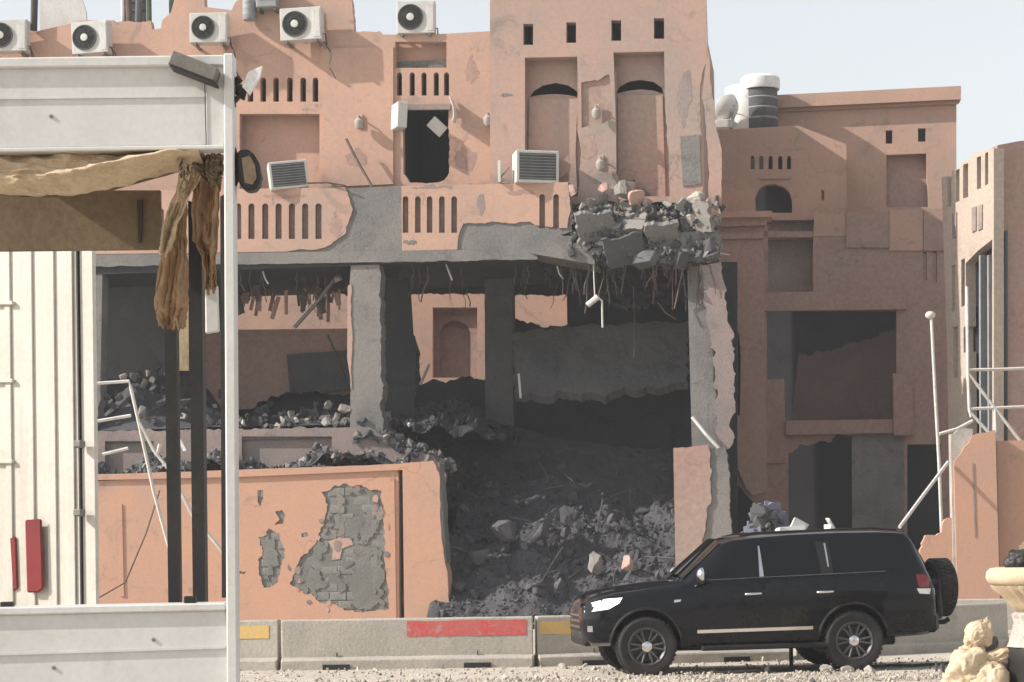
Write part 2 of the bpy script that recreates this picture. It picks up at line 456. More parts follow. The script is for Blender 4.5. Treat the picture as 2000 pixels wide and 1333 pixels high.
# balcony parapet: a concrete core under a plaster skin
lowslits = [slit(x, 398, 467, 12) for x in (465, 491, 518, 544, 570, 596, 622)] + [slit(x, 384, 455, 11) for x in (792, 816, 839, 863, 887)] + [slit(x, 380, 446, 11) for x in (1059, 1086)]
lowslits += [slit(x, 408, 476, 12) for x in (-60, -34, -8, 18, 44, 210, 236, 262, 288, 314)]
bpanel('parapet_core', 'concrete', [(-500, 386), (680, 368), (783, 364, J), (1112, 356, J), (1118, 452, J), (1050, 470, J), (1046, 494), (-500, 508)], .035, .17, lowslits, amp=.03, seed=4)
bpanel('parapet_plaster', 'pink', [(-500, 385), (674, 366, 1.4), (689, 409, 1.4), (675, 457, 1.4), (634, 484, J), (560, 492), (-500, 506)], 0, .036, lowslits[:7] + lowslits[14:], amp=.03, seed=2)
bpanel('parapet_plaster', 'pink', [(784, 364), (1110, 356, J), (1115, 410, J), (1108, 446, 1.5), (1045, 440), (1035, 433, J), (905, 437, 1.4), (894, 470), (893, 488), (785, 490)], 0, .036, lowslits[7:14], amp=.03, seed=9)
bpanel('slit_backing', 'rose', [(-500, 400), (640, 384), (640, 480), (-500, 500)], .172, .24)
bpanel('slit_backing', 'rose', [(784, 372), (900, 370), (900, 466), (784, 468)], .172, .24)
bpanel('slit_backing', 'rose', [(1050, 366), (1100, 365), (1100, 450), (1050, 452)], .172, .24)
bpanel('slab_edge', 'concrete', [(-500, 507), (560, 493), (690, 491), (1046, 487, J), (1050, 507, J), (700, 513, J), (-500, 532)], -.05, .02, amp=.018, seed=6)
# front columns of the open floor
bpanel('column', 'concrete', [(685, 512, .7), (684, 840, .8), (748, 845, 1.2), (744, 700, 1.2), (741, 510)], .03, .62, amp=.04, seed=3)
bpanel('plaster_edge', 'pink', [(679, 560, J), (686, 555, J), (687, 760), (678, 700)], .01, .3, amp=.03, seed=31)
bpanel('column', 'slab', [(946, 512), (1000, 512), (1003, 830), (948, 830)], 3.4, 3.9, amp=.03, seed=5)
bpanel('column', 'sootshade', [(758, 512), (792, 512), (800, 640, J), (812, 700, J), (806, 860), (742, 860, J), (745, 650, J)], 2.6, 3.1, amp=.05, seed=8)
bpanel('column', 'concrete', [(1342, 512), (1384, 510), (1392, 700, J), (1404, 880, J), (1352, 900)], .12, .75, amp=.03, seed=12)
bpanel('torn_plaster', 'dusty', [(1366, 518, J), (1408, 512, J), (1418, 600, 1.3), (1432, 720, 1.6), (1436, 800, 1.4), (1424, 876, J), (1398, 880, 1.5), (1396, 720, 1.5), (1380, 610, J)], -.06, .11, amp=.06, seed=14)
bpanel('column', 'concrete', [(180, 522), (200, 522), (196, 760, J), (186, 850)], .03, .5, amp=.03, seed=15)
# walls at the back of the open floor
holes = [[(792, 574, .6), (948, 573, J), (952, 700, J), (955, 736, J), (880, 742, J), (838, 745, J), (822, 752), (812, 700, J), (795, 640)],
         [(992, 577, .6), (1107, 575), (1108, 634, J), (1060, 640, J), (1040, 630, J), (998, 622)],
         [(440, 572, 1.2), (600, 566, 1.4), (694, 572), (694, 642), (440, 645)]]
bpanel('back_wall', 'sootshade', [(-500, 512), (1440, 512), (1440, 1230), (-500, 1230)], 5.0, 5.2, holes, amp=.07, seed=21)
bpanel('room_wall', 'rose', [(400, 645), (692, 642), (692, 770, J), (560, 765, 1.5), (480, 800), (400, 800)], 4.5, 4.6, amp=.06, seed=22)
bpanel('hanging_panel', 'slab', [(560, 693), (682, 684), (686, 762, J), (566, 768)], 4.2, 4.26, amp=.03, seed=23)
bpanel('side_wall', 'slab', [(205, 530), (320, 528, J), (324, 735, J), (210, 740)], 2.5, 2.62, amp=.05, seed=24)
sw = MB(); u = B.pt(1350, 600, .75).x; sw.box2((u, .78, 0), (u + .2, 5.0, Z2 - .27)); sw.build('end_wall', M['sootshade'], bld)
sw = MB(); u = B.pt(-480, 600, .75).x; sw.box2((u, .78, 0), (u + .2, 5.0, Z2 - .27)); sw.build('end_wall', M['sootshade'], bld)
# fallen slab that hangs at the back right, and the collapsed floor below it
def plate(name, mat, top, bot, th, seed=0, rough=.05):
    """A thick rough slab between two broken edges given as (px, py, depth)."""
    T = [B.pt(*c) for c in top]; Bo = [B.pt(*c) for c in bot]
    def along(L, s):
        k = s * (len(L) - 1); i = min(int(k), len(L) - 2); return L[i].lerp(L[i + 1], k - i)
    mb = MB(); nu, nv = 70, 26
    def f(s, t, off=0.0):
        e = noise.noise(Vector((s * 9, seed, 0))) * .10 + noise.noise(Vector((s * 31, seed, 4))) * .06
        p = along(T, s).lerp(along(Bo, s), t + e * (1 if t > .9 else .0) - e * .6 * (1 if t < .1 else 0))
        p += Vector((noise.noise(Vector((t * 9, seed, 7))) * .12 * (1 if s in (0.0, 1.0) else .3), 0, 0))
        p.y += rough * (noise.noise(p * 1.7) + .6 * noise.noise(p * 4.3) + .4 * noise.noise(p * 9)) + off
        p.z += rough * .5 * noise.noise(p * 3.1 + Vector((4, 4, 4)))
        return p
    mb.grid(lambda s, t: f(s, t), nu, nv); N = (nu + 1) * (nv + 1)
    mb.grid(lambda s, t: f(s, t, 0) + Vector((0, th * .6, -th * .8)), nu, nv)
    idx = lambda i, j: j * (nu + 1) + i
    ring = [idx(i, 0) for i in range(nu)] + [idx(nu, j) for j in range(nv)] + [idx(i, nv) for i in range(nu, 0, -1)] + [idx(0, j) for j in range(nv, 0, -1)]
    for k in range(len(ring)): a, b = ring[k], ring[(k + 1) % len(ring)]; mb.f.append([a, b, b + N, a + N]); mb.m.append(0)
    o = mb.build(name, M[mat], bld)
    return o
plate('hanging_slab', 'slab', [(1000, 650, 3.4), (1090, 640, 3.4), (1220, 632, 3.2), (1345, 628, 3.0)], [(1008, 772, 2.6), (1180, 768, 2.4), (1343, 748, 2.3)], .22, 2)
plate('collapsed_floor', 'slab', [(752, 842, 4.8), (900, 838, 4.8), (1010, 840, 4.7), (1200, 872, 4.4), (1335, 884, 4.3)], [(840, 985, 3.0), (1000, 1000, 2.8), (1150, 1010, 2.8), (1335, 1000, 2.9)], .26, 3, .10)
plate('collapsed_floor', 'sootshade', [(1010, 905, 3.4), (1120, 880, 3.2), (1240, 900, 3.0), (1335, 930, 3.0)], [(1040, 985, 2.2), (1180, 1000, 2.0), (1335, 1010, 2.2)], .2, 8, .08)
plate('folded_ceiling', 'sootshade', [(1110, 520, 3.0), (1230, 518, 2.8), (1340, 515, 2.6)], [(1120, 560, 2.4), (1225, 600, 2.2), (1338, 585, 2.0)], .1, 11, .10)
bbox('floor_slab', 'concrete', -500, 742, Z1 - .26, Z1 - .02, .02, 4.9)
bpanel('spandrel_wall', 'dusty', [(-500, 850), (200, 842, J), (684, 836, J), (742, 842, 1.5), (800, 880, 1.5), (868, 900, J), (872, 1000), (866, 1240), (-500, 1240)], -.04, .16, [rc(472, 853, 648, 921), rc(205, 862, 300, 925)], amp=.06, seed=25)
bpanel('spandrel_niche', 'dusty', rc(200, 846, 656, 930), .1, .158)
if 0: bpanel('spandrel_post', 'pink', [(646, 851), (655, 851), (656, 924), (647, 924)], -.07, -.03, amp=.02)
# courtyard wall seen through the openings
bpanel('courtyard_wall', 'pink', [(330, 540, J), (760, 536, J), (1300, 530), (1300, 1190), (330, 1190)], 13, 13.2, [rc(845, 601, 932, 738)], amp=.1, seed=26)
arch = [(858, 738), (858, 650), (866, 634), (880, 627), (896, 627), (910, 634), (919, 650), (919, 738)]
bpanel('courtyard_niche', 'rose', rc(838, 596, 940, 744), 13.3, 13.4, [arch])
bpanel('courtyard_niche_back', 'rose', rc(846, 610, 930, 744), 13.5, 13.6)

# ---- the tower on the right
smallw = [rc(1022, 47, 1041, 88), rc(1106, 44, 1125, 84), rc(1194, 40, 1213, 80), rc(1277, 36, 1297, 76)]
nA = [(1025, 113), (1127, 111), (1129, 170, .7), (1131, 215, .8), (1127, 255, .7), (1134, 290, .7), (1128, 384), (1025, 384)]
nB = [(1198, 103), (1297, 101), (1299, 215, .6), (1306, 300, .6), (1308, 384), (1204, 384), (1203, 240)]
patch = [(1135, 162, J), (1168, 158, J), (1190, 146), (1196, 200), (1197, 232, J), (1165, 243, J), (1136, 250)]
bpanel('tower_wall', 'towerpink', [(957, -70), (1376, -70), (1379, 0), (1382, 90, .8), (1367, 175, J), (1368, 250, J), (1374, 362, J), (1366, 400, 1.6), (1250, 392, 1.6), (1110, 402, J), (1108, 495), (957, 498)], .5, .82, smallw + [nA, nB, patch], amp=.03, seed=41)
bpanel('broken_plaster', 'rose', [(1128, 140), (1204, 138), (1204, 250), (1128, 258)], .56, .6, amp=.02)
bpanel('plaster_skin', 'towerpink', [(1382, 92, .6), (1391, 190, .8), (1397, 235, .8), (1409, 300, .6), (1409, 402, J), (1386, 398, .6), (1384, 330, .6), (1378, 240, .6), (1372, 180)], .44, .6, amp=.03, seed=42)
bpanel('bare_patch', 'concrete', [(1329, 267, .5), (1366, 263), (1370, 360, J), (1334, 364, .5)], .47, .502, amp=.02, seed=43)
arA = [(1034, 190), (1042, 178), (1060, 167), (1085, 162), (1110, 167), (1126, 178), (1131, 191), (1110, 186), (1085, 184), (1055, 186)]
arB = [(1203, 183), (1209, 170), (1226, 160), (1250, 156), (1276, 160), (1292, 171), (1296, 184), (1275, 177), (1250, 175), (1226, 178)]
bpanel('niche_back', 'towerpink', rc(1018, 106, 1140, 392), .92, 1.0, [arA, [(1091, 196), (1104, 195), (1108, 215), (1100, 240), (1089, 243), (1093, 222)]])
bpanel('niche_back', 'towerpink', rc(1192, 97, 1314, 392), .9, 1.0, [arB])
bpanel('window_board', 'towerpink', [(1034, 192), (1129, 193, .5), (1124, 300), (1128, 386), (1030, 386)], .85, .917, amp=.02)
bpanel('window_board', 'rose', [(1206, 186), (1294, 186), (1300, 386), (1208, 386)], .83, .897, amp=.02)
for o_ in (MB(),):
    o_.box2((B.pt(960, 0, .5).x, .83, Z2), (B.pt(960, 0, .5).x + .3, 5.0, 16.4)); o_.build('tower_side_wall', M['pink'], bld)
o_ = MB(); o_.box2((B.pt(1352, 0, .5).x - .3, .83, Z2), (B.pt(1352, 0, .5).x, 5.0, 16.4)); o_.build('tower_side_wall', M['pink'], bld)
o_ = MB(); o_.box2((B.pt(960, 0, .5).x + .32, 4.7, Z2), (B.pt(1352, 0, .5).x - .32, 4.95, 16.4)); o_.build('tower_back_wall', M['sootshade'], bld)
o_ = MB(); o_.box2((B.pt(960, 0, .5).x + .32, .84, 15.9), (B.pt(1352, 0, .5).x - .32, 4.68, 16.1)); o_.build('tower_roof', M['concrete'], bld)
o_ = MB(); o_.box2((B.pt(1236, 0, .5).x, 5.12, 0), (B.pt(1352, 0, .5).x - .02, 12.4, 15.6)); o_.build('rear_wing', M['rose'], bld)
# torn slab pieces under the tower
def slab_box(name, mat, a, b, h, d0, d1, seed=0):
    """A tilted broken beam between two photo points at depth d0."""
    pa, pb = B.pt(a[0], a[1], d0), B.pt(b[0], b[1], d0)
    mb = MB(); L = (pb - pa).length; ang = math.atan2(pb.z - pa.z, pb.x - pa.x)
    pts = jag([(0, -h / 2), (L, -h / 2, 2), (L, h / 2, 1), (0, h / 2, 2)], .035, .1, seed)
    c, s_ = math.cos(ang), math.sin(ang)
    mb.panel([(pa.x + x * c - y * s_, pa.z + x * s_ + y * c) for x, y in pts], d0, d1)
    return mb.build(name, M[mat], bld)
slab_box('broken_beam', 'concrete', (1040, 478), (1165, 500), .42, -.12, 1.4, 1)
slab_box('broken_beam', 'concrete', (1046, 458), (1120, 470), .16, .0, .5, 2)
bpanel('broken_slab', 'concrete', [(1252, 470, 1.2), (1290, 476, J), (1330, 455, J), (1402, 450, J), (1404, 506, 1.3), (1288, 514, 1.3), (1262, 500, J)], -.1, 1.2, amp=.05, seed=52)
bpanel('broken_slab', 'slab', [(1120, 440, 1.5), (1270, 430, 1.5), (1278, 500, 1.6), (1200, 520, 1.6), (1128, 505, 1.5)], .7, 1.9, amp=.08, seed=53)
for q, (px, py, w, h, d, mt) in enumerate([(990, 186, 24, 8, .5, 'render'), (1150, 285, 40, 60, .5, 'rose'), (1335, 190, 30, 120, .5, 'dusty'), (1180, 350, 80, 30, .5, 'dusty'), (1100, 325, 40, 50, .5, 'rose'), (940, 395, 14, 46, 0, 'dusty'), (1015, 376, 60, 12, 0, 'rose'),
        (920, 140, 40, 60, .9, 'rose'), (700, 310, 50, 40, .84, 'rose'), (910, 310, 50, 60, .9, 'rose'), (800, 474, 30, 10, 0, 'render'), (655, 440, 30, 50, 0, 'rose'), (560, 384, 90, 9, 0, 'rose'), (850, 366, 90, 8, 0, 'dusty')]):
    r6 = random.Random(q); pl = [(px + w * .5 * math.cos(k * math.pi / 4) * r6.uniform(.6, 1.2), py + h * .5 * math.sin(k * math.pi / 4) * r6.uniform(.5, 1.25), 1.6) for k in range(8)]
    bpanel('chipped_patch', mt, pl, d - .004, d + .01, amp=.03, seed=q, step=.07)
# things bolted to the wall: lamp brackets
def bracket(px, py, d, label):
    p = B.pt(px, py, d)
    e = empty('wall_lamp', label, 'wall lamp', B.o + B.u * p.x + B.v * (d) + Vector((0, 0, p.z)), -B.a)
    MB().box((0, -.02, 0), (.14, .04, .34)).build('back_plate', M['rubble_pink'], e, bevel=.01)
    MB().tube([(0, -.02, .08), (0, -.16, .1), (0, -.2, .02)], .025, 6).build('arm', M['lampgrey'], e)
    MB().lathe([(.05, -.16), (.1, -.1), (.11, .04), (.05, .1)], 10, 'z', (0, -.2, -.06)).build('shade', M['rubble_pale'], e, smooth=40)
    return e
bracket(704, 238, .84, 'pale broken lamp on the wall left of the balcony door')
bracket(955, 232, .9, 'pale broken lamp on the wall right of the balcony door')
bracket(1166, 218, .5, 'lamp stub between the two tall tower niches, upper of two')
bracket(1174, 318, .5, 'lamp stub between the two tall tower niches, lower of two')
# shutters of the balcony door and the sheet dangling in it
o_ = MB(); a = B.pt(778, 226, .5); o_.box((a.x, .62, a.z), (.26, .5, .62), (0, .06, .5)); o_.build('shutter', M['acwhite'], bld, bevel=.02, label='white left shutter box of the balcony door')
o_ = MB(); a = B.pt(884, 213, .6)
o_.grid(lambda s, t: (a.x + .1 * math.sin(t * 2.4) - .06 + .02 * s, .55 + .3 * s, a.z + .3 - .6 * t), 2, 8)
sh = o_.build('shutter', M['acwhite'], bld, label='bent right shutter leaf of the balcony door'); sh.modifiers.new('t', 'SOLIDIFY').thickness = .03
o_ = MB(); a = B.pt(853, 247, 1.0); o_.box((a.x, 1.05, a.z), (.42, .05, .3), (.3, .75, .2)); o_.build('dangling_sheet', M['acwhite'], bld)
bpanel('door_frame', 'dusty', [(787, 204), (879, 203), (879, 214), (787, 215)], .8, .9, amp=.02)

# ---------------------------------------------------------------- rubble helpers
_ck = {}
def chunk_mesh(i, mat):
    """A broken lump: a ball cut by planes, roughened by noise."""
    if (i, mat) not in _ck:
        rr = random.Random(i + 40); bm = bmesh.new(); bmesh.ops.create_icosphere(bm, subdivisions=4, radius=.62)
        planes = [(Vector((rr.gauss(0, 1), rr.gauss(0, 1), rr.gauss(0, 1))).normalized(), rr.uniform(.20, .42)) for k in range(15)]
        for v in bm.verts:
            for (n_, h_) in planes:
                d_ = v.co.dot(n_) - h_
                if d_ > 0: v.co -= n_ * d_ * .97
            q = v.co * 5 + Vector((i * 7.7, 0, 0)); v.co *= 1 + .07 * noise.noise(q) + .06 * noise.noise(q * 2.7) + .05 * noise.noise(q * 6)
        me = bpy.data.meshes.new('concrete_chunk'); bm.to_mesh(me); bm.free(); me.materials.append(M[mat])
        _ck[(i, mat)] = me
    return _ck[(i, mat)]
def lone_chunk(name, mat, pos, size, label, group, rnd, cat='rubble'):
    o = link(name, chunk_mesh(rnd.randrange(8), mat))
    o.location = pos; o.scale = size; o.rotation_euler = (rnd.uniform(0, 6.3), rnd.uniform(0, 6.3), rnd.uniform(0, 6.3))
    return tag(o, label, cat, group)
def bw(u, d, z): return B.o + B.u * u + B.v * d + Vector((0, 0, z))
def bpx(px, py, d): p = B.pt(px, py, d); return bw(p.x, p.y, p.z)

# debris pile on the torn edge below the tower
rnd = random.Random(11)
mb = MB()
for i in range(900):
    px = rnd.uniform(1112, 1402); k = rnd.random() ** .8
    topy = 392 - 30 * math.exp(-((px - 1200) / 45) ** 2) - 12 * math.exp(-((px - 1375) / 25) ** 2) + 12 * math.sin(px * .06)
    if 1275 < px < 1330: topy += 18
    py = topy + (508 - topy) * k
    d = -.05 + (1 - k) * .8 + rnd.uniform(-.25, .35)
    p = B.pt(px, py, d); s_ = .04 + .34 * rnd.random() ** 2.2
    mb.mi = rnd.choice((0, 4, 4, 4, 1, 1, 3)) if k < .4 else rnd.choice((0, 0, 0, 1, 1))
    mb.chunk(p, (s_ * rnd.uniform(.7, 1.7), s_, s_ * rnd.uniform(.5, 1.1)), rnd)
for i in range(800):                                       # finer crumbs between the lumps
    px = rnd.uniform(1114, 1400); py = rnd.uniform(398, 508); p = B.pt(px, py, rnd.uniform(-.22, .3)); s_ = .04 + .16 * rnd.random() ** 2
    mb.mi = rnd.choice((0, 4, 4, 1, 1)); mb.chunk(p, (s_ * rnd.uniform(.8, 2), s_, s_ * .8), rnd)
o = mb.build('rubble_heap', [M['rubble'], M['rubble_dark'], M['rubble_pale'], M['rubble_pink'], M['rubble_dust']])
o.location = B.o; o.rotation_euler = (0, 0, -B.a)
tag(o, 'grey debris piled on the torn floor edge below the tower', 'rubble', kind='stuff')
for (px, py, s_, mt, lb) in [(1215, 374, .62, 'rubble_dust', 'large dusty concrete lump on top of the debris below the tower'),
        (1180, 365, .40, 'rubble_pink', 'pinkish lump left of the largest dusty lump below the tower'),
        (1150, 400, .50, 'rubble_dust', 'dusty lump at the left shoulder of the debris below the tower'),
        (1335, 400, .46, 'rubble_dust', 'dusty lump right of the dip in the tower debris'),
        (1262, 396, .36, 'rubble_pink', 'pink plaster lump beside the dip in the tower debris'),
        (1366, 388, .55, 'rubble_pale', 'bright cream block on the outer corner of the torn floor'),
        (1350, 425, .5, 'rubble_pale', 'whitish slab piece under the cream corner block'),
        (1392, 412, .5, 'rubble_pink', 'upright pink fragment at the outer corner of the torn floor'),
        (1300, 432, .36, 'rubble_pale', 'small pale lump above the broken slab end'),
        (1120, 372, .3, 'rubble_pink', 'small pink lump by the right balcony air conditioner')]:
    lone_chunk('concrete_chunk', mt, bpx(px, py, -.05), (s_ * 1.1, s_ * .8, s_ * .8), lb, None, rnd)
# bigger slab fragments sagging over the edge
def fragment(label, pts, d0, th, tilt, mat, seed):
    q = [B.pt(x, y, d0) for x, y in pts]; c = sum(q, Vector()) / len(q)
    mb = MB(); mb.panel(jag([(p.x - c.x, p.z - c.z, 1.2) for p in q], .05, .12, seed), -th / 2, th / 2)
    o = mb.build('slab_fragment', M[mat]); o.location = bw(c.x, d0, c.z); o.rotation_euler = (tilt[0], tilt[1], -B.a + tilt[2])
    return tag(o, label, 'slab')
fragment('big grey slab fragment tipped over the left end of the tower debris', [(1118, 420), (1190, 408), (1206, 462), (1130, 478)], -.14, .2, (.5, 0, .3), 'concrete', 1)
fragment('dusty slab fragment leaning in the middle of the tower debris', [(1196, 400), (1262, 392), (1270, 452), (1208, 462)], -.02, .18, (-.5, .2, -.4), 'rubble_dust', 2)
fragment('dark slab fragment hanging below the middle of the tower debris', [(1176, 462), (1256, 456), (1262, 516), (1190, 522)], -.22, .16, (.35, -.15, .2), 'slab', 3)
fragment('grey slab fragment folded against the broken slab end', [(1258, 440), (1318, 424), (1326, 472), (1270, 482)], -.2, .16, (.7, .1, .3), 'concrete', 4)
fragment('upright dusty slab fragment at the outer corner below the tower', [(1352, 400), (1388, 394), (1396, 452), (1360, 456)], -.16, .16, (.2, .1, -.5), 'rubble_dust', 5)
fragment('small pink plastered fragment on top of the tower debris', [(1226, 378), (1256, 372), (1262, 398), (1232, 402)], -.1, .1, (.4, 0, .6), 'rubble_pink', 6)
# rebar, cables and shreds hanging from it
mb = MB()
for i in range(110):
    px = rnd.uniform(1100, 1400); p = B.pt(px, rnd.uniform(430, 510), rnd.uniform(-.1, .6)); pts = [p]
    L = rnd.uniform(.3, 1.3); dx = rnd.uniform(-.25, .25); c = rnd.uniform(-.5, .5)
    for q in range(1, 6): pts.append(p + Vector((dx * q / 5 * L + c * .2 * math.sin(q), rnd.uniform(-.04, .04), -L * q / 5)))
    mb.tube(pts, rnd.uniform(.008, .02), 4)
for i in range(26):
    px = rnd.uniform(1140, 1390); p = B.pt(px, rnd.uniform(420, 500), rnd.uniform(-.1, .3)); v = Vector((rnd.uniform(-1, 1), rnd.uniform(-.5, .2), rnd.uniform(-.3, .9))).normalized()
    L = rnd.uniform(.3, .9); mb.tube([p + v * (L * q / 4) + Vector((0, 0, -.1 * (q / 4) ** 2)) for q in range(5)], rnd.uniform(.008, .016), 4)
o = mb.build('rebar_tangle', M['rebar']); o.location = B.o; o.rotation_euler = (0, 0, -B.a)
tag(o, 'bent rebar and cables hanging from the torn floor edge', 'rebar', kind='stuff')
hang = empty('hanging_fixture', 'grey ceiling fixture dangling on its cord below the debris', 'light fixture', bpx(1160, 500, -.05), -B.a)
def hl(px, py, d=-.05): return B.pt(px, py, d) - B.pt(1160, 500, -.05)
MB().tube([hl(1159, 495), hl(1160, 540), hl(1162, 582)], .016, 5).build('cord', M['pipe'], hang)
MB().tube([hl(1147, 597), hl(1168, 580)], .07, 8).build('housing', M['acwhite'], hang)
MB().tube([hl(1168, 582), hl(1176, 588), hl(1177, 640)], .025, 5).build('rod', M['pipe'], hang)
# strips dangling from the ceilings
for k, (pts, r_, mt, lb) in enumerate([([(868, 508, .4), (874, 525, .4), (883, 548, .4)], .02, 'pipe', 'thin pale strip dangling from the ceiling right of the grey column'),
        ([(1088, 520, .4), (1092, 535, .4), (1100, 545, .4)], .02, 'pipe', 'short pale strip dangling at the broken beam'),
        ([(1013, 730, 2.3), (1015, 752, 2.3), (1017, 778, 2.3)], .03, 'pipe', 'white strip hanging against the dark slab beside the inner column'),
        ([(1237, 560, 1.0), (1239, 620, 1.0), (1238, 700, 1.0)], .012, 'rebar', 'thin cord hanging straight down in the dark bay'),
        ([(1285, 592, .8), (1300, 612, .8), (1322, 625, .8)], .02, 'rebar', 'curled strip hanging near the torn right column'),
        ([(575, 640, 1.5), (620, 590, 1.5), (658, 540, 1.5)], .05, 'concrete', 'diagonal fallen beam in the opening left of the grey column'),
        ([(640, 655, 3.0), (660, 700, 3.0), (680, 758, 3.0)], .025, 'wire', 'dark cable slanting down the left room wall'),
        ([(820, 752, 4.4), (828, 735, 4.4), (838, 712, 4.4)], .04, 'pipe', 'white splinter standing in the lower corner of the courtyard opening'),
        ([(676, 272, .55), (695, 310, .5), (727, 366, .3)], .035, 'rebar', 'rusty rod leaning on the upper wall above the bare column'),
        ([(675, 363, -.1), (640, 357, -.05), (600, 358, 0)], .02, 'wire', 'dark cable lying along the left balcony rail'),
        ([(513, 530, .3), (518, 545, .3), (524, 555, .3)], .02, 'pipe', 'thin pale strip dangling in the left dark bay'),
        ([(1352, 815, -.1), (1380, 850, -.2), (1408, 880, -.2)], .05, 'pipe', 'pale bent flashing at the foot of the torn right column')]):
    o = MB().tube([bpx(*p) for p in pts], r_, 5).build('hanging_strip' if k not in (5, 7, 8) else ('fallen_beam' if k == 5 else 'steel_rod' if k == 8 else 'wood_splinter'), M[mt])
    tag(o, lb, 'debris')
# shredded ceiling and plaster in the left bay
mb = MB()
for i in range(34):
    p = B.pt(rnd.uniform(455, 690), rnd.uniform(556, 580), rnd.uniform(2.6, 4.6)); L = rnd.uniform(.25, .8); w = rnd.uniform(.04, .16)
    a = rnd.uniform(-.3, .3)
    mb.mi = rnd.choice((0, 1, 2))
    mb.box((p.x + a * L / 2, p.y, p.z - L / 2), (w, .03, L), (rnd.uniform(-.3, .3), a, rnd.uniform(-.8, .8)))
o = mb.build('ceiling_shreds', [M['rubble_pink'], M['pink'], M['rubble']]); o.location = B.o; o.rotation_euler = (0, 0, -B.a)
tag(o, 'torn pink ceiling shreds hanging across the left bay', 'debris', kind='stuff')
lone_chunk('concrete_chunk', 'rubble_pale', bpx(661, 543, 1.3), (.3, .25, .4), 'pale lump caught at the top of the diagonal fallen beam', None, rnd)
# debris on the left part of the first floor
mb = MB()
for i in range(420):
    px = rnd.uniform(180, 745); d = rnd.uniform(.05, 3.2); u = B.pt(px, 800, 0).x
    h = (.25 + .55 * (d / 3.2)) * (.6 + .5 * math.sin(px * .03) ** 2) + 1.15 * math.exp(-((px - 260) / 95) ** 2)
    z = Z1 + rnd.random() * h; s_ = rnd.uniform(.05, .26)
    mb.mi = rnd.choice((0, 0, 1, 1, 1, 3))
    mb.chunk((u, d, z), (s_ * rnd.uniform(.8, 1.8), s_, s_ * .7), rnd)
def fl(s, t):
    px = 180 + 565 * s; u = B.pt(px, 800, 0).x; d = .05 + 3.4 * t
    return (u, d, Z1 - .02 + (min(1, t * 4) * 1.1 * math.exp(-((px - 260) / 95) ** 2) + .1 + .5 * t) * (.7 + .6 * noise.noise(Vector((u * .9, d * .9, 3)))))
mb.mi = 1; mb.grid(fl, 40, 12)
o = mb.build('rubble_heap', [M['rubble'], M['rubble_dark'], M['rubble_pale'], M['rubble_dust']]); o.location = B.o; o.rotation_euler = (0, 0, -B.a)
tag(o, 'low grey debris strewn over the left part of the open floor', 'rubble', kind='stuff')
for (px, py, s_, mt, lb) in [(668, 800, .42, 'rubble_dust', 'dusty lump heaped beside the foot of the bare column'), (640, 792, .28, 'rubble_dust', 'small dusty lump left of the column foot heap'),
        (578, 822, .2, 'acwhite', 'bright white scrap on the edge of the left floor'), (475, 825, .16, 'acwhite', 'white scrap on the floor edge beside the truck post'),
        (240, 738, .3, 'rubble_pale', 'pale lump on the debris seen through the truck, leftmost'), (297, 742, .24, 'rubble_pale', 'pale lump on the debris seen through the truck, by the black post'),
        (800, 830, .16, 'acwhite', 'white scrap in the rubble right of the bare column'), (797, 878, .2, 'rubble_pale', 'pale scrap on the slope right of the bare column')]:
    lone_chunk('concrete_chunk', mt, bpx(px, py, .1 if px > 330 else .7), (s_, s_ * .8, s_ * .8), lb, None, rnd)

mb = MB()
def mound(u, d):
    a = (u - B.pt(860, 800, 3).x) / 1.5; return Z1 - .5 + 1.15 * math.exp(-a * a) * (.5 + .5 * min(1, max(0, d - 1.6))) + .35 * noise.noise(Vector((u * 1.4, d * 1.4, 6))) + .15 * noise.noise(Vector((u * 4, d * 4, 2)))
uu0, uu1 = B.pt(742, 800, 1.5).x, B.pt(1010, 800, 4.5).x
mb.grid(lambda s, t: (uu0 + (uu1 - uu0) * s, 1.4 + 3.4 * t, mound(uu0 + (uu1 - uu0) * s, 1.4 + 3.4 * t)), 40, 36)
for i in range(700):
    u = rnd.uniform(uu0, uu1); d = rnd.uniform(1.4, 4.7); s_ = .03 + .2 * rnd.random() ** 3; mb.mi = rnd.choice((0, 0, 0, 1, 1))
    mb.chunk((u, d, mound(u, d) + s_ * .2), (s_ * rnd.uniform(.8, 2), s_, s_ * .7), rnd)
for i in range(900):                                       # crumbs lying on the tilted floor
    px = rnd.uniform(860, 1330); k = rnd.random(); p = B.pt(px, 880 + (px - 860) * .02 + 115 * k, 4.4 - 1.7 * k); s_ = .025 + .16 * rnd.random() ** 3
    mb.mi = rnd.choice((0, 0, 1, 1, 2)); mb.chunk(p, (s_ * rnd.uniform(.8, 2.2), s_, s_ * .7), rnd)
for i in range(420):                                       # spill over the broken edge right of the column
    px = rnd.uniform(690, 885); k = rnd.random(); p = B.pt(px, 838 + max(0, (px - 745)) * .42 + 26 * k, -.15 + 1.2 * rnd.random()); s_ = .03 + .16 * rnd.random() ** 2
    mb.mi = rnd.choice((1, 2, 2, 3)); mb.chunk(p, (s_ * rnd.uniform(.8, 1.8), s_, s_ * .8), rnd)
o = mb.build('rubble_heap', [M['sootshade'], M['rubble_dark'], M['rubble'], M['rubble_dust']]); o.location = B.o; o.rotation_euler = (0, 0, -B.a)
tag(o, 'black debris mound and crumbs on the fallen middle floor', 'rubble', kind='stuff')
mb = MB()                                                  # debris banked up between the spandrel and the orange wall
def bank(u, d): return 3.38 + .62 * (.4 + .6 * (d + 1.7) / 1.6) + .55 * noise.noise(Vector((u * .8, d, 5))) + .25 * noise.noise(Vector((u * 2.6, d * 2.6, 1)))
b0, b1 = B.pt(188, 900, -.5).x, B.pt(800, 900, -.5).x
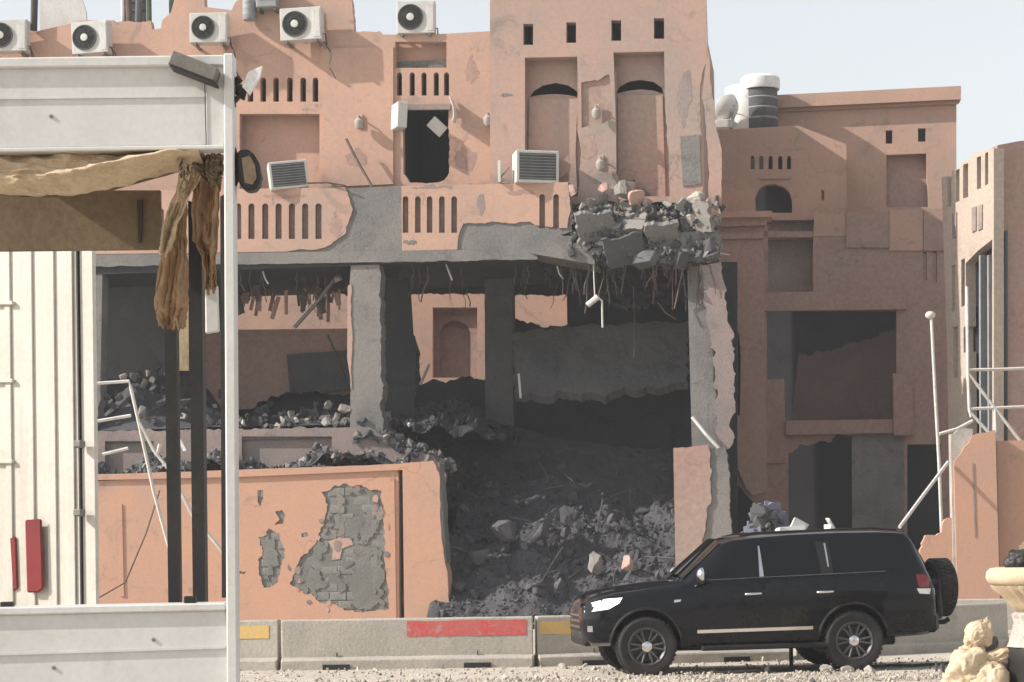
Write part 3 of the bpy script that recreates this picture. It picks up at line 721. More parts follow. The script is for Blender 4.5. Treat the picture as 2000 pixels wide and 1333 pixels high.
mb.mi = 1; mb.grid(lambda s, t: (b0 + (b1 - b0) * s, -1.58 + 1.5 * t, bank(b0 + (b1 - b0) * s, -1.58 + 1.5 * t)), 110, 14)
for i in range(1500):
    u = rnd.uniform(b0, b1); d = rnd.uniform(-1.55, -.1); s_ = .025 + .17 * rnd.random() ** 3; mb.mi = rnd.choice((0, 1, 1, 2, 2, 3)); mb.chunk((u, d, bank(u, d) + s_ * .2), (s_ * rnd.uniform(.8, 2), s_, s_ * .7), rnd)
o = mb.build('rubble_heap', [M['sootshade'], M['rubble_dark'], M['rubble'], M['rubble_dust']]); o.location = B.o; o.rotation_euler = (0, 0, -B.a)
tag(o, 'grey debris banked up behind the top of the orange wall', 'rubble', kind='stuff')
mb = MB()                                                  # wires and strips under the ceilings
for i in range(70):
    px = rnd.choice((rnd.uniform(460, 680), rnd.uniform(750, 1340), rnd.uniform(750, 1340))); p = B.pt(px, 512, rnd.uniform(.2, 4.4)); p.z = Z2 - .26; L = rnd.uniform(.15, .9); c = rnd.uniform(-.3, .3)
    mb.tube([p + Vector((c * (q / 5) ** 2 * L + .03 * math.sin(q * 2 + i), 0, -L * q / 5)) for q in range(6)], rnd.uniform(.006, .02), 4)
o = mb.build('ceiling_wires', M['rebar']); o.location = B.o; o.rotation_euler = (0, 0, -B.a); tag(o, 'thin wires and strips dangling under the torn ceilings', 'wires', kind='stuff')
# the big heap spilling out of the ground floor
def heap_h(u, d):
    # height over the ground of the spill, higher inside
    t = (d + 1.9) / 6.3
    h = .35 + 3.75 * max(0, min(1, t)) ** .75
    h += .55 * noise.noise(Vector((u * .55, d * .55, 1.3))) + .28 * noise.noise(Vector((u * 1.6, d * 1.6, 4.1)))
    h -= .55 * max(0, (u - 3.4) / 2.0) * t
    return max(.02, h)
ua, ub = B.pt(868, 1100, -1.5).x, B.pt(1330, 1100, -1.5).x
mb = MB()
def hh(u, d):
    if d < -1.7: return max(-.05, (heap_h(u, -1.7) + .12) * max(0, 1 - (-1.7 - d) / 1.3) - .06 + .10 * noise.noise(Vector((u * 3, d * 3, 3))))
    return heap_h(u, d) + .10 * noise.noise(Vector((u * 5, d * 5, 3))) + .05 * noise.noise(Vector((u * 11, d * 11, 9)))
mb.mi = 1; mb.grid(lambda s, t: (ua - .25 + (ub - ua + .5) * s, -3.1 + 7.95 * t, hh(ua - .25 + (ub - ua + .5) * s, -3.1 + 7.95 * t)), 130, 130)
for i in range(5200):
    u = rnd.uniform(ua - .2, ub + .2); d = -3.0 + 7.6 * rnd.random() ** 1.2; s_ = .018 + .07 * rnd.random() ** 2 + (.22 * rnd.random() if rnd.random() < .06 else 0)
    mb.mi = rnd.choice((0, 0, 1, 1, 1, 1, 1, 1)) if s_ < .12 else rnd.choice((0, 1, 1))
    mb.chunk((u, d, hh(u, d) + s_ * .15), (s_ * rnd.uniform(.8, 2), s_, s_ * rnd.uniform(.4, 1)), rnd)
for i in range(60):                                        # splintered timber, pipes and bent bars in the heap
    u = rnd.uniform(ua, ub); d = rnd.uniform(-1.6, 3); p = Vector((u, d, hh(u, d))); v = Vector((rnd.uniform(-1, 1), rnd.uniform(-.6, .6), rnd.uniform(.05, .7))).normalized(); L = rnd.uniform(.3, 1.1)
    mb.mi = rnd.choice((0, 1, 1)); mb.tube([p + v * (L * q / 4) + Vector((0, 0, -.12 * (q / 4) ** 2)) for q in range(5)], rnd.uniform(.008, .03), 5)
o = mb.build('rubble_heap', [M['rubble'], M['rubble_dark'], M['rubble_pale'], M['rubble_pink']]); o.location = B.o; o.rotation_euler = (0, 0, -B.a)
tag(o, 'dark heap of concrete rubble spilling from the collapsed ground floor', 'rubble', kind='stuff')
for (px, py, d, sz, mt, lb) in [(985, 1030, -.6, (.9, .5, .6), 'rubble', 'big bluish grey block high on the rubble heap'), (1060, 1035, -.4, (1.5, .5, .35), 'rubble', 'long grey slab slanting across the middle of the rubble heap'),
        (935, 1085, -1.0, (.7, .5, .5), 'rubble', 'grey block on the left of the rubble heap'), (1165, 1100, -1.2, (.8, .5, .4), 'rubble_dust', 'dusty slab edge in front of the rubble heap near the car bonnet'),
        (1225, 1105, -1.2, (.5, .4, .4), 'rubble_pink', 'pinkish block in the heap above the car bonnet'), (900, 1150, -1.6, (.5, .4, .35), 'rubble', 'block at the foot of the heap by the orange pier'),
        (1040, 1150, -1.7, (.6, .4, .25), 'rubble', 'flat block at the foot of the heap above the red painted barrier'), (1110, 1010, -.2, (.8, .5, .5), 'rubble_dark', 'dark block in the shadow at the back of the heap')]:
    lone_chunk('concrete_chunk', mt, bpx(px, py, d), sz, lb, None, rnd)

# ================================================================== ground floor boundary wall
DW = -1.9
def wall_thing(name, label, cat='wall', fr=B): return empty(name, label, cat, fr.o, -fr.a)
bw1 = wall_thing('boundary_wall', 'orange plaster boundary wall with a big peeled grey patch', 'wall')
holes = [[(628, 962, J), (660, 950, J), (700, 948, J), (745, 958, J), (748, 1010, J), (752, 1100, J), (760, 1190, J), (700, 1196, J), (640, 1180, J), (596, 1160, J), (566, 1140, J), (580, 1105, J), (602, 1080, J), (618, 1060, J), (632, 1020, J), (640, 985, J)],
         [(505, 1050, J), (525, 1032, J), (545, 1042, J), (555, 1080, J), (548, 1110, J), (535, 1145, J), (515, 1148, J), (505, 1110, J), (512, 1080, J)],
         [(537, 1000, .5), (550, 996, .5), (558, 1008, .5), (552, 1024, .5), (536, 1026, .4), (546, 1014)],
         [(503, 958), (514, 958), (514, 976, .5), (508, 990), (503, 980)],
         [(588, 1042, .4), (600, 1040, .4), (602, 1048), (590, 1050)],
         [(462, 1112, .5), (480, 1116, .4), (478, 1122), (462, 1120)]]
bpanel('wall_core', 'render', [(-500, 955), (185, 942), (780, 918), (782, 1245), (-500, 1245)], DW + .034, DW + .3, parent=bw1)
bk0 = MB(); bk0.box((0, 0, 0), (.388, .10, .188)); bk0 = bk0.build('concrete_block', M['block'], bw1, bevel=.012); blocks = [bk0.data]
bpy.data.objects.remove(bk0)
r5 = random.Random(17); za, zb5 = B.pt(600, 1200, DW).z, B.pt(600, 940, DW).z; ua5, ub5 = B.pt(492, 1000, DW).x, B.pt(732, 1000, DW).x
for row in range(int((zb5 - za) / .2) + 2):
    for cidx in range(int((ub5 - ua5) / .4) + 1):
        if r5.random() < .05: continue
        o = link('concrete_block', blocks[0], bw1); o.location = (ua5 + .4 * cidx + (.2 if row % 2 else 0), DW + .075 + r5.uniform(-.012, .03), za + .2 * row); o.rotation_euler = (r5.uniform(-.04, .04), r5.uniform(-.01, .01), r5.uniform(-.04, .04))
bpanel('plaster_face', 'orange', [(-500, 952), (185, 940), (470, 928, .4), (778, 914), (780, 1245), (-500, 1245)], DW, DW + .058, holes, parent=bw1, amp=.05, seed=61, step=.1)
bpanel('coping', 'orange', [(-500, 935, .5), (225, 926, .5), (466, 918, .5), (790, 906), (790, 918), (466, 932), (-500, 953)], DW - .07, DW + .34, parent=bw1, amp=.015, seed=62)
for q, mt in (([(600, 1060, 1), (625, 1056, 1), (640, 1075, 1), (618, 1092, 1)], 'render'), ([(566, 1120, 1), (610, 1110, 1), (640, 1140, 1), (620, 1168, 1), (585, 1150, 1)], 'render'), ([(690, 1080, 1), (745, 1075, 1), (750, 1185, 1), (700, 1190, 1), (680, 1140, 1)], 'render'), ([(640, 1000, 1), (690, 1010, 1), (735, 1000, 1), (740, 1040, 1), (700, 1062, 1), (672, 1040, 1)], 'render'), ([(508, 1060, 1), (535, 1050, 1), (545, 1100, 1), (525, 1135, 1), (512, 1100, 1)], 'render')):
    bpanel('mortar_smear', mt, q, DW + .008, DW + .03, parent=bw1, amp=.11, seed=len(q) + int(q[0][0]), step=.09)
r8 = random.Random(33)
for k in range(34):
    px, py = r8.uniform(585, 745), r8.uniform(965, 1180)
    if px < 620 + (1110 - py) * .25 and py < 1110: continue
    w_, h_ = r8.uniform(8, 26), r8.uniform(8, 34)
    bpanel('mortar_smear', r8.choice(('render', 'render', 'dusty', 'block', 'concrete')), [(px + w_ * .5 * math.cos(q * 1.05) * r8.uniform(.5, 1.3), py + h_ * .5 * math.sin(q * 1.05) * r8.uniform(.5, 1.3), 1) for q in range(6)], DW + .004 + .004 * (k % 4), DW + .03, parent=bw1, amp=.03, seed=k + 200, step=.06)
for k in range(26):                                        # flakes still clinging round the edge of the patch
    a = r8.uniform(0, 6.3); px, py = 668 + 98 * math.cos(a) * r8.uniform(.85, 1.15), 1072 + 122 * math.sin(a) * r8.uniform(.85, 1.1)
    if px < 600 and py < 1060: px += 50
    w_ = r8.uniform(5, 16)
    bpanel('plaster_flake', r8.choice(('dusty', 'render', 'rubble_pink')), [(px + w_ * .5 * math.cos(q * 1.25) * r8.uniform(.5, 1.4), py + w_ * .6 * math.sin(q * 1.25) * r8.uniform(.5, 1.4)) for q in range(5)], DW - .012, DW - .003, parent=bw1)
bpanel('plaster_island', 'rubble_pink', [(640, 1058, .5), (662, 1050, .5), (684, 1052, .5), (690, 1064, .5), (668, 1072, .5), (664, 1092, .5), (648, 1094, .5), (650, 1072, .5)], DW + .02, DW + .062, parent=bw1, amp=.02, seed=63)
bpanel('panel_strip', 'orange', [(230, 985), (238, 985), (242, 1165), (234, 1165)], DW - .03, DW + .01, parent=bw1)
bpanel('panel_strip', 'orange', [(762, 935), (770, 935), (774, 1210), (766, 1210)], DW - .03, DW + .01, parent=bw1)
bpanel('pier', 'orange', [(786, 905, .4), (846, 900, J), (858, 925, .5), (862, 1050, .5), (874, 1120, .4), (880, 1250), (790, 1250)], DW - .16, DW + .45, parent=bw1, amp=.035, seed=64)
bpanel('wire_mark', 'concrete', [(852, 905, .5), (858, 905, .5), (872, 1100, .5), (862, 1100)], DW - .13, DW + .5, parent=bw1, amp=.03, seed=65)
bw2 = wall_thing('gate_pier', 'pink and grey broken pier standing behind the car bonnet', 'wall')
bpanel('core', 'concrete', [(1372, 872, J), (1416, 870, J), (1424, 940, J), (1430, 1100, .5), (1432, 1245), (1372, 1245)], DW + .02, DW + .5, parent=bw2, amp=.05, seed=66)
bpanel('plaster_face', 'rose', [(1315, 875, .5), (1384, 868, J), (1388, 930, 1.3), (1380, 1000, 1.3), (1372, 1060, J), (1376, 1245), (1322, 1245)], DW - .03, DW + .45, parent=bw2, amp=.045, seed=67)

# ================================================================== air conditioners
def ac_unit(px, py, w, h, fr, d, label, tilt=0.0, parent_depth=.34, big=False, yaw=0.0):
    p = fr.pt(px, py, d)
    e = empty('air_conditioner', label, 'air conditioner', fr.o + fr.u * p.x + fr.v * d + Vector((0, 0, p.z)), -fr.a + yaw, 'air conditioner outdoor units')
    e.rotation_euler = (0, tilt, -fr.a + yaw)
    D = parent_depth
    MB().box((0, D / 2, h / 2), (w, D, h)).build('casing', M['acwhite'], e, bevel=.012)
    if not big:
        r_ = h * .40; cx = -w * .14
        f = MB().lathe([(r_, -.012), (r_ * .98, -.035), (r_ * .9, -.035), (r_ * .9, -.012)], 28, 'y', (cx, 0, h * .5)).build('fan_ring', M['acdark'], e, smooth=30)
        MB().lathe([(r_ * .9, -.008), (r_ * .9, -.004)], 28, 'y', (cx, 0, h * .5)).build('fan_recess', M['void'], e)
        gm = MB()
        for k in range(4): gm.lathe([(r_ * (.34 + .16 * k), -.03), (r_ * (.36 + .16 * k), -.026), (r_ * (.36 + .16 * k), -.02)], 24, 'y', (cx, 0, h * .5), closed=True)
        for k in range(10):
            a = math.pi * 2 * k / 10; gm.tube([(cx + r_ * .25 * math.cos(a), -.026, h * .5 + r_ * .25 * math.sin(a)), (cx + r_ * .93 * math.cos(a + .25), -.026, h * .5 + r_ * .93 * math.sin(a + .25))], .006, 4)
        gm.build('fan_grille', M['acdark'], e)
        MB().lathe([(r_ * .3, -.034), (r_ * .27, -.045), (r_ * .1, -.05)], 14, 'y', (cx, 0, h * .5)).build('fan_hub', M['acwhite'], e, smooth=40)
        MB().box((w * .38, -.004, h * .5), (w * .17, .012, h * .86)).build('service_panel', M['acwhite'], e, bevel=.004)
        ry = random.Random(int(px)); MB().tube([(w * .5 + .05 * math.sin(q * 1.3 + px) + .02 * q, .2 + .3 * min(1, q / 3), h * .2 - .13 * q) for q in range(4 + ry.randrange(7))], .014, 5).build('drain_hose', M['wire'], e)
        MB().tube([(w * .42, .1, h * .2), (w * .56, .12, h * .16), (w * .58, .2, -.12)], .016, 5).build('pipe', M['wire'], e)
        for s_ in (-1, 1): MB().box((s_ * w * .36, .3, -.035), (.05, .62, .065)).build('foot', M['lampgrey'], e)
    else:
        MB().box((0, -.006, h / 2), (w * .86, .014, h * .82)).build('grille_backing', M['acdark'], e)
        for k in range(9): MB().box((0, -.018, h * (.13 + .092 * k)), (w * .84, .012, .012)).build('grille_slat', M['sheet'], e)
    return e
for (px, py, lb) in [(12, 100, 'leftmost rooftop air conditioner, cut by the picture edge'), (176, 104, 'rooftop air conditioner second from the left'),
                     (407, 83, 'rooftop air conditioner just above the truck lamp box'), (588, 78, 'rooftop air conditioner right of the truck post, above the left slits'),
                     (812, 65, 'rooftop air conditioner standing alone against the sky')]:
    ac_unit(px, py, 1.02 - .05 * (px % 3), .78 - .02 * (px % 4), B, .35 if px < 700 else .78, lb, tilt=(.02, -.025, .012, -.015, .0)[px % 5], yaw=(.1, -.04, .06, .0, .13)[px % 5])
for (px, py) in ((12, 100), (176, 104), (407, 83), (588, 78)):
    pass
ac_unit(567, 368, .92, .66, B, -.06, 'tilted window air conditioner perched on the left balcony rail', tilt=-.10, big=True, parent_depth=.6, yaw=.3)
ac_unit(1050, 357, 1.02, .76, B, -.10, 'large window air conditioner resting on the right balcony rail', tilt=.02, big=True, parent_depth=.62, yaw=.3)
o = empty('metal_bracket', 'small pale bracket frame left of the right balcony air conditioner', 'bracket', bpx(985, 357, .05), -B.a)
MB().box((-.1, 0, .25), (.06, .3, .5)).build('plate', M['acwhite'], o); MB().box((.08, 0, .06), (.3, .06, .06)).build('rail', M['rubble_pale'], o); MB().tube([(-.08, -.1, .1), (.14, -.1, .34)], .02, 5).build('strut', M['lampgrey'], o)
# roof clutter behind the parapet
def roof_tank(px, py, r_, h, mt, label, name='water_tank', d=2.2):
    p = B.pt(px, py, d); e = empty(name, label, 'tank', B.o + B.u * p.x + B.v * d + Vector((0, 0, p.z)), -B.a)
    MB().lathe([(r_ * .9, 0), (r_, .05), (r_, h * .8), (r_ * .85, h * .92), (r_ * .3, h)], 18).build('shell', M[mt], e, smooth=40)
    for k in (.25, .5, .75): MB().lathe([(r_ * 1.02, h * k - .03), (r_ * 1.04, h * k), (r_ * 1.02, h * k + .03)], 18, closed=False).build('rib', M[mt], e, smooth=40)
    return e
for (a, b, r_, mt, lb) in [((240, 45, 1.3), (240, -30, 1.3), .05, 'pipe', 'pale post on the roof left of the sky gap'), ((252, 45, 1.3), (250, -30, 1.3), .07, 'rebar', 'rusty post on the roof left of the sky gap'),
        ((270, 45, 1.3), (272, -30, 1.3), .09, 'rubble', 'thick grey post on the roof left of the sky gap'), ((290, 45, 1.3), (289, -30, 1.3), .06, 'greenish', 'greenish post bordering the sky gap'),
        ((340, 40, 1.6), (338, -30, 1.6), .12, 'greenish', 'green drum pipe right of the sky gap'), ((66, 60, .8), (68, -30, .8), .09, 'wire', 'black flue beside the leftmost rooftop air conditioner')]:
    tag(MB().tube([bpx(*a), bpx(*b)], r_, 8).build('roof_post', M[mt]), lb, 'post')
def roof_cabinet(px, py, w, h, mt, label, d=1.7, tilt=0.0):
    p = B.pt(px, py, d); e = empty('roof_cabinet', label, 'cabinet', B.o + B.u * p.x + B.v * d + Vector((0, 0, p.z)), -B.a); e.rotation_euler = (0, tilt, -B.a)
    MB().box((0, .25, h / 2 + .08), (w, .5, h)).build('casing', M[mt], e, bevel=.02)
    for k in range(3): MB().box((0, -.008, h * (.3 + .22 * k) + .08), (w * .8, .02, .05)).build('louvre', M['acdark'], e)
    for k in (-1, 1): MB().box((k * w * .4, .25, .04), (.06, .45, .08)).build('foot', M['rebar'], e)
roof_cabinet(262, 50, .62, 1.0, 'rubble_dark', 'dark cabinet on the roof left of the sky gap')
roof_cabinet(345, 45, .42, 1.1, 'greenish', 'narrow green cabinet on the roof beside the third air conditioner', 1.6, .05)
roof_cabinet(112, 66, .5, .9, 'acwhite', 'pale cabinet on the roof between the two leftmost air conditioners', 1.5)
roof_cabinet(520, 20, .5, .7, 'sheet', 'grey cabinet on the roof left of the fourth air conditioner', .5)
roof_tank(487, 40, .16, .55, 'sheet', 'dark grey gas bottle on the roof above the truck post', 'gas_bottle', .7)

# ================================================================== building behind on the right
Rf = Frame(1600, 64.0, R(7))
rb = Rf.root('rear_building', 'shaded pink building with cornice and dark windows right of the tower', 'building')
def rp(name, mat, outer, d0, d1, holes=(), **k): return bpanel(name, mat, outer, d0, d1, holes, parent=rb, fr=Rf, **k)
rp('upper_wall', 'pink', [(1500, 205), (1868, 190), (1868, 470), (1500, 470)], 0, .3, [rc(1730, 255, 1743, 281), rc(1793, 251, 1808, 277), [(1731, 303), (1809, 300), (1813, 405), (1731, 405)]])
rp('window_recess', 'rose', rc(1722, 295, 1820, 412), .55, .65)
for q in (rc(1728, 253, 1746, 284), rc(1790, 249, 1811, 280)): rp('window_pane', 'void', q, .22, .26)
rp('cornice', 'pink', [(1514, 186), (1877, 168), (1877, 194), (1514, 211)], -.28, .32)
rp('cornice_band', 'pink', [(1520, 211), (1872, 195), (1872, 203), (1520, 219)], -.1, -.004)
rslit = [slit(x, 305, 331, 8) for x in (1470, 1487, 1505, 1524, 1541)]
archw = [(1476, 416), (1475, 385), (1482, 370), (1495, 361), (1512, 359), (1530, 364), (1542, 375), (1547, 392), (1547, 416)]
rp('side_block', 'pink', [(1390, 255), (1512, 248), (1560, 246), (1653, 282), (1654, 430), (1390, 430)], -1.7, -1.4, rslit + [archw, rc(1604, 372, 1610, 392)])
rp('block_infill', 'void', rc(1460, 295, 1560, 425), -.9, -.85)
rp('arch_head', 'pink', [(1484, 346), (1545, 345), (1545, 349), (1484, 350)], -1.76, -1.7)
blk = MB(); u = Rf.pt(1653, 400, -1.4).x; blk.box2((u - .3, -1.395, Rf.pt(1653, 432, -1.7).z), (u, -.01, Rf.pt(1653, 286, -1.7).z)); blk.build('block_side', M['pink'], rb)
# terrace parapet, patched in different tones
for q, mt, d in ((rc(1590, 418, 1652, 462), 'pink', -2.02), (rc(1653, 414, 1736, 484), 'rose', -2.06), (rc(1737, 410, 1803, 490), 'pink', -2.04), (rc(1804, 408, 1866, 490), 'rose', -2.07)):
    rp('terrace_panel', mt, q, d, -1.8)
mid_holes = [rc(1498, 606, 1751, 822), [(1540, 885, J), (1560, 868, J), (1625, 862, J), (1632, 850, J), (1664, 850), (1666, 1120), (1540, 1120)], rc(1772, 868, 1838, 1130), slit(1806, 492, 548, 8), slit(1826, 492, 552, 8)]
rp('lower_wall', 'rose', [(1590, 462), (1862, 450), (1862, 1160), (1400, 1160), (1400, 440), (1590, 440)], -2.0, -1.7, mid_holes + [rc(1500, 440, 1588, 572)], amp=.06, seed=71)
rp('wall_recess', 'dusty', rc(1490, 430, 1600, 580), -1.4, -1.3)
rp('recess_band', 'rose', rc(1492, 452, 1589, 464), -2.0, -1.3)
rp('window_backing', 'sootshade', rc(1490, 598, 1760, 830), -.7, -.6)  # dark sheet, its colour standing for the shade inside the recess
rp('window_board', 'shadeboard', [(1560, 690, J), (1640, 680, J), (1752, 640), (1752, 822), (1545, 822)], -.85, -.75, amp=.1, seed=72)
rp('window_head', 'rose', [(1485, 572), (1770, 566), (1770, 604), (1485, 608)], -2.16, -1.995)
rp('window_ledge', 'rose', [(1535, 822), (1748, 819), (1748, 846), (1535, 850)], -2.2, -1.995)
rp('window_jamb', 'rose', [(1744, 730), (1782, 728), (1784, 850), (1746, 850)], -2.3, -1.995)
rp('window_jamb', 'rose', [(1488, 742), (1532, 740), (1534, 905), (1490, 905)], -2.1, -1.995)
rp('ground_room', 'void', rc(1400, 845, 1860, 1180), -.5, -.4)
rp('bare_render', 'concrete', [(1664, 850, .6), (1766, 843, .6), (1768, 1150), (1664, 1150)], -2.03, -1.996, amp=.04, seed=73)
for o in children(rb):
    pass
o_ = MB(); u0 = Rf.pt(1400, 600, 0).x; u1 = Rf.pt(1858, 600, 0).x; o_.box2((u0, .32, 0), (u1, 8, 15.0)); o_.build('building_mass', M['rose'], rb)
# corner pavilion nearer the bombed building
Pf = Frame(1450, 56.0, R(7))
pv = Pf.root('corner_pavilion', 'narrow pink corner pavilion with moulded cap beside the torn column', 'building')
def pp(name, mat, outer, d0, d1, holes=(), **k): return bpanel(name, mat, outer, d0, d1, holes, parent=pv, fr=Pf, **k)
arch2 = [(1395, 812), (1395, 640), (1402, 612), (1418, 608), (1434, 622), (1444, 655), (1447, 700), (1445, 812)]
pp('wall', 'rose', [(1385, 432), (1490, 430), (1494, 700), (1498, 960), (1470, 968, J), (1445, 930, J), (1430, 890), (1385, 890)], 0, .5, [rc(1427, 520, 1440, 547), rc(1424, 562, 1440, 572), arch2])
pp('wall_base', 'rose', [(1385, 890), (1430, 890, J), (1445, 930, J), (1470, 968, J), (1498, 960), (1500, 1180), (1385, 1180)], .25, .5, [[(1432, 935, .6), (1452, 960, .6), (1476, 985), (1470, 1010, .5), (1440, 1100), (1430, 1100)]], amp=.05, seed=74)
pp('cap', 'pink', [(1385, 414), (1508, 412), (1508, 424), (1385, 426)], -.3, .6)
pp('cap_moulding', 'rose', [(1385, 426), (1498, 424), (1494, 440), (1385, 444)], -.16, .55)
pp('cap_moulding', 'rose', [(1385, 456), (1492, 454), (1491, 466), (1385, 468)], -.1, -.004)
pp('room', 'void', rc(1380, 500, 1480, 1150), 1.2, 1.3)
pp('parapet', 'pink', [(1395, 395), (1420, 380), (1448, 372), (1474, 368), (1474, 416), (1395, 416)], .7, .9)
# water tank on the roof
p = Rf.pt(1486, 250, -.9)
wt = empty('water_tank', 'white cylindrical water tank on the roof of the rear building', 'water tank', Rf.o + Rf.u * p.x + Rf.v * -.9 + Vector((0, 0, p.z - .1)), -Rf.a)
MB().lathe([(.46, 0), (.50, .05), (.50, 1.18), (.46, 1.2)], 24).build('shell', M['rubble'], wt, smooth=40)
MB().lathe([(.56, 1.2), (.58, 1.26), (.58, 1.52), (.5, 1.6), (.2, 1.66)], 24).build('lid', M['tank'], wt, smooth=40)
MB().lathe([(.60, 0), (.62, .04), (.62, 1.32), (.6, 1.35)], 24, c=(-.42, .25, 0)).build('inner_tank', M['tank'], wt, smooth=40)
for k in range(3): MB().lathe([(.505, .3 + .3 * k), (.52, .33 + .3 * k), (.505, .36 + .3 * k)], 24).build('band', M['sheet'], wt, smooth=40)
p = Rf.pt(1428, 250, -1.2)
e = empty('satellite_dish', 'white dish and rack beside the rooftop water tank', 'dish', Rf.o + Rf.u * p.x + Rf.v * -1.2 + Vector((0, 0, p.z)), -Rf.a)
MB().lathe([(.02, 0), (.2, .03), (.36, .1), (.45, .2), (.44, .22), (.34, .13), (.1, .05)], 20, 'y', (0, 0, .5), rot=Euler((.5, 0, .5)).to_matrix()).build('reflector', M['tank'], e, smooth=40)
MB().tube([(0, .05, -.05), (0, .05, .5)], .04, 6).build('mast', M['sheet'], e)
MB().box((-.2, .1, .12), (.5, .35, .24)).build('cabinet', M['acwhite'], e, bevel=.02)
MB().tube([(0, 0, .5), (.1, -.3, .6)], .015, 5).build('feed_arm', M['sheet'], e)

# ================================================================== building at the right edge
Gf = Frame(1942, 50.0, R(-12))
gb = Gf.root('side_street_building', 'building at the right edge with sunlit slotted flank and dark pink front', 'building')
def gl(px, py):                                     # a photo point on the left flank -> (depth, height)
    r = ray(px, py); c = Vector((0, 0, CAMZ)); t = (Gf.o - c).dot(Gf.u) / r.dot(Gf.u); q = c + r * t
    return ((q - Gf.o).dot(Gf.v), q.z)
def flank(name, mat, outer, x0, x1, holes=()):
    mb = MB(); mb.panel([gl(*q) for q in outer], x0, x1, [[gl(*q) for q in h] for h in holes], to=lambda a, d, z: (d, a, z))
    return mb.build(name, M[mat], gb)
def gslit(x, y0, y1, w=8): return [(x - w / 2, y0), (x + w / 2, y0 - 3), (x + w / 2, y1 - 3), (x - w / 2, y1)]
gh = [gslit(1854, 345, 405), gslit(1870, 333, 396), gslit(1886, 322, 388, 10), gslit(1912, 308, 371), gslit(1927, 300, 363, 6),
      gslit(1862, 520, 610, 7), gslit(1881, 508, 600, 7), gslit(1866, 640, 740, 9), gslit(1885, 640, 690, 6)]
gd = [(1886, 515), (1910, 490), (1938, 468), (1938, 900), (1890, 900)]
ztop = Gf.pt(1945, 285, 0).z
flank('flank_wall', 'cream', [(1839, 348), (1849, 345), (1849, 352), (1859, 349), (1860, 334), (1866, 332), (1875, 326), (1877, 318), (1896, 312), (1900, 300), (1922, 294), (1941, 290), (1941, 1250), (1858, 1180), (1850, 700)], 0, .25, gh + [gd])
for q in gh[:5]:
    flank('slot_infill', 'dusty', [(q[0][0] - 3, q[0][1]), (q[1][0] + 3, q[1][1]), (q[2][0] + 3, q[2][1] + 3), (q[3][0] - 3, q[3][1] + 3)], .18, .22)
for x in (1862, 1900, 1912): flank('window_shutter', 'dusty', [(x, 418 - (x - 1862) * .3), (x + 8, 415 - (x - 1862) * .3), (x + 8, 462 - (x - 1862) * .3), (x, 466 - (x - 1862) * .3)], -.03, -.003)
flank('dark_glazing', 'glassdark', [(1880, 490), (1940, 450), (1940, 920), (1884, 920)], .3, .36)
for x in (1908, 1924): flank('mullion', 'sheet', [(x, 500), (x + 3, 498), (x + 4, 860), (x + 1, 862)], .05, .28)
bpanel('front_wall', 'rose', [(1948, 284), (1990, 276), (2350, 245), (2350, 1200), (1948, 1200)], .0, .3, parent=gb, fr=Gf)
o_ = MB(); o_.box2((.32, .32, 0), (Gf.pt(2300, 300, 0).x, 2.2, ztop - .2)); o_.build('building_mass', M['rose'], gb)
# ================================================================== broken wall at the right
Wf = Frame(1900, 42.0, R(4))
w3 = Wf.root('boundary_wall', 'orange broken boundary wall and pier behind the spare wheel', 'wall')
def w3p(name, mat, outer, d0, d1, holes=(), **k): return bpanel(name, mat, outer, d0, d1, holes, parent=w3, fr=Wf, **k)
w3p('pier', 'orange', [(1863, 905, J), (1880, 880, J), (1902, 850, .6), (1944, 840), (1955, 1240), (1872, 1240)], 0, .5, amp=.03, seed=81)
w3p('pier_core', 'rubble_pale', [(1857, 848, J), (1900, 838, J), (1902, 880, .5), (1872, 1000), (1880, 1240), (1864, 1240)], .08, .42, amp=.05, seed=82)
w3p('pier_joint', 'dusty', [(1899, 905, .4), (1902, 905, .4), (1907, 1050), (1904, 1050)], -.012, .01, amp=.01)
w3p('wall', 'orange', [(1946, 862), (2300, 850), (2300, 1240), (1956, 1240)], .38, .6, amp=.03, seed=83)
w3p('low_wall', 'orange', [(1797, 1075, J), (1808, 1046, J), (1840, 1040, J), (1846, 1015, J), (1866, 1005), (1870, 1240), (1797, 1240)], .15, .4, amp=.05, seed=84)
def tubes(name, label, cat, segs, r_, mat, Y):
    e = empty(name, label, cat, at(segs[0][0][0], 1200, Y) * Vector((1, 1, 0)) if False else Vector((at(segs[0][0][0], 1200, Y).x, Y, 0)))
    for s in segs:
        MB().tube([at(q[0], q[1], Y + (q[2] if len(q) > 2 else 0)) - e.location for q in s], r_, 6).build('pipe', M[mat], e, smooth=60)
    return e
tubes('pipe_frame', 'bent pale pipe scaffold leaning behind the orange pier at right', 'scaffold',
      [[(1888, 560), (1890, 720), (1893, 800), (1897, 815)], [(1890, 728), (1945, 800), (2010, 884)], [(1895, 806), (1938, 852), (1945, 868), (2010, 950)], [(1890, 723), (1950, 722), (2020, 719)],
       [(1896, 799), (1950, 797), (2020, 794)], [(1835, 848), (1870, 838), (1900, 822)], [(1943, 800), (1944, 845)]], .035, 'pipe', 46)
o = MB().tube([at(1757, 1030, 40), at(1800, 972, 41), at(1852, 903, 42)], .035, 6).build('leaning_pole', M['pipe']); tag(o, 'pale pole leaning on the broken wall above the car roof', 'pole')
lp = empty('lamp_post', 'thin white lamp post in front of the right rear building', 'lamp post', Vector((at(1832, 1000, 45).x, 45, 0)))
q0 = lp.location
MB().tube([Vector((.12, 0, 0)), at(1834, 900, 45) - q0, at(1826, 760, 45) - q0, at(1819, 622, 45) - q0], .04, 8, .032).build('pole', M['pipe'], lp, smooth=60)
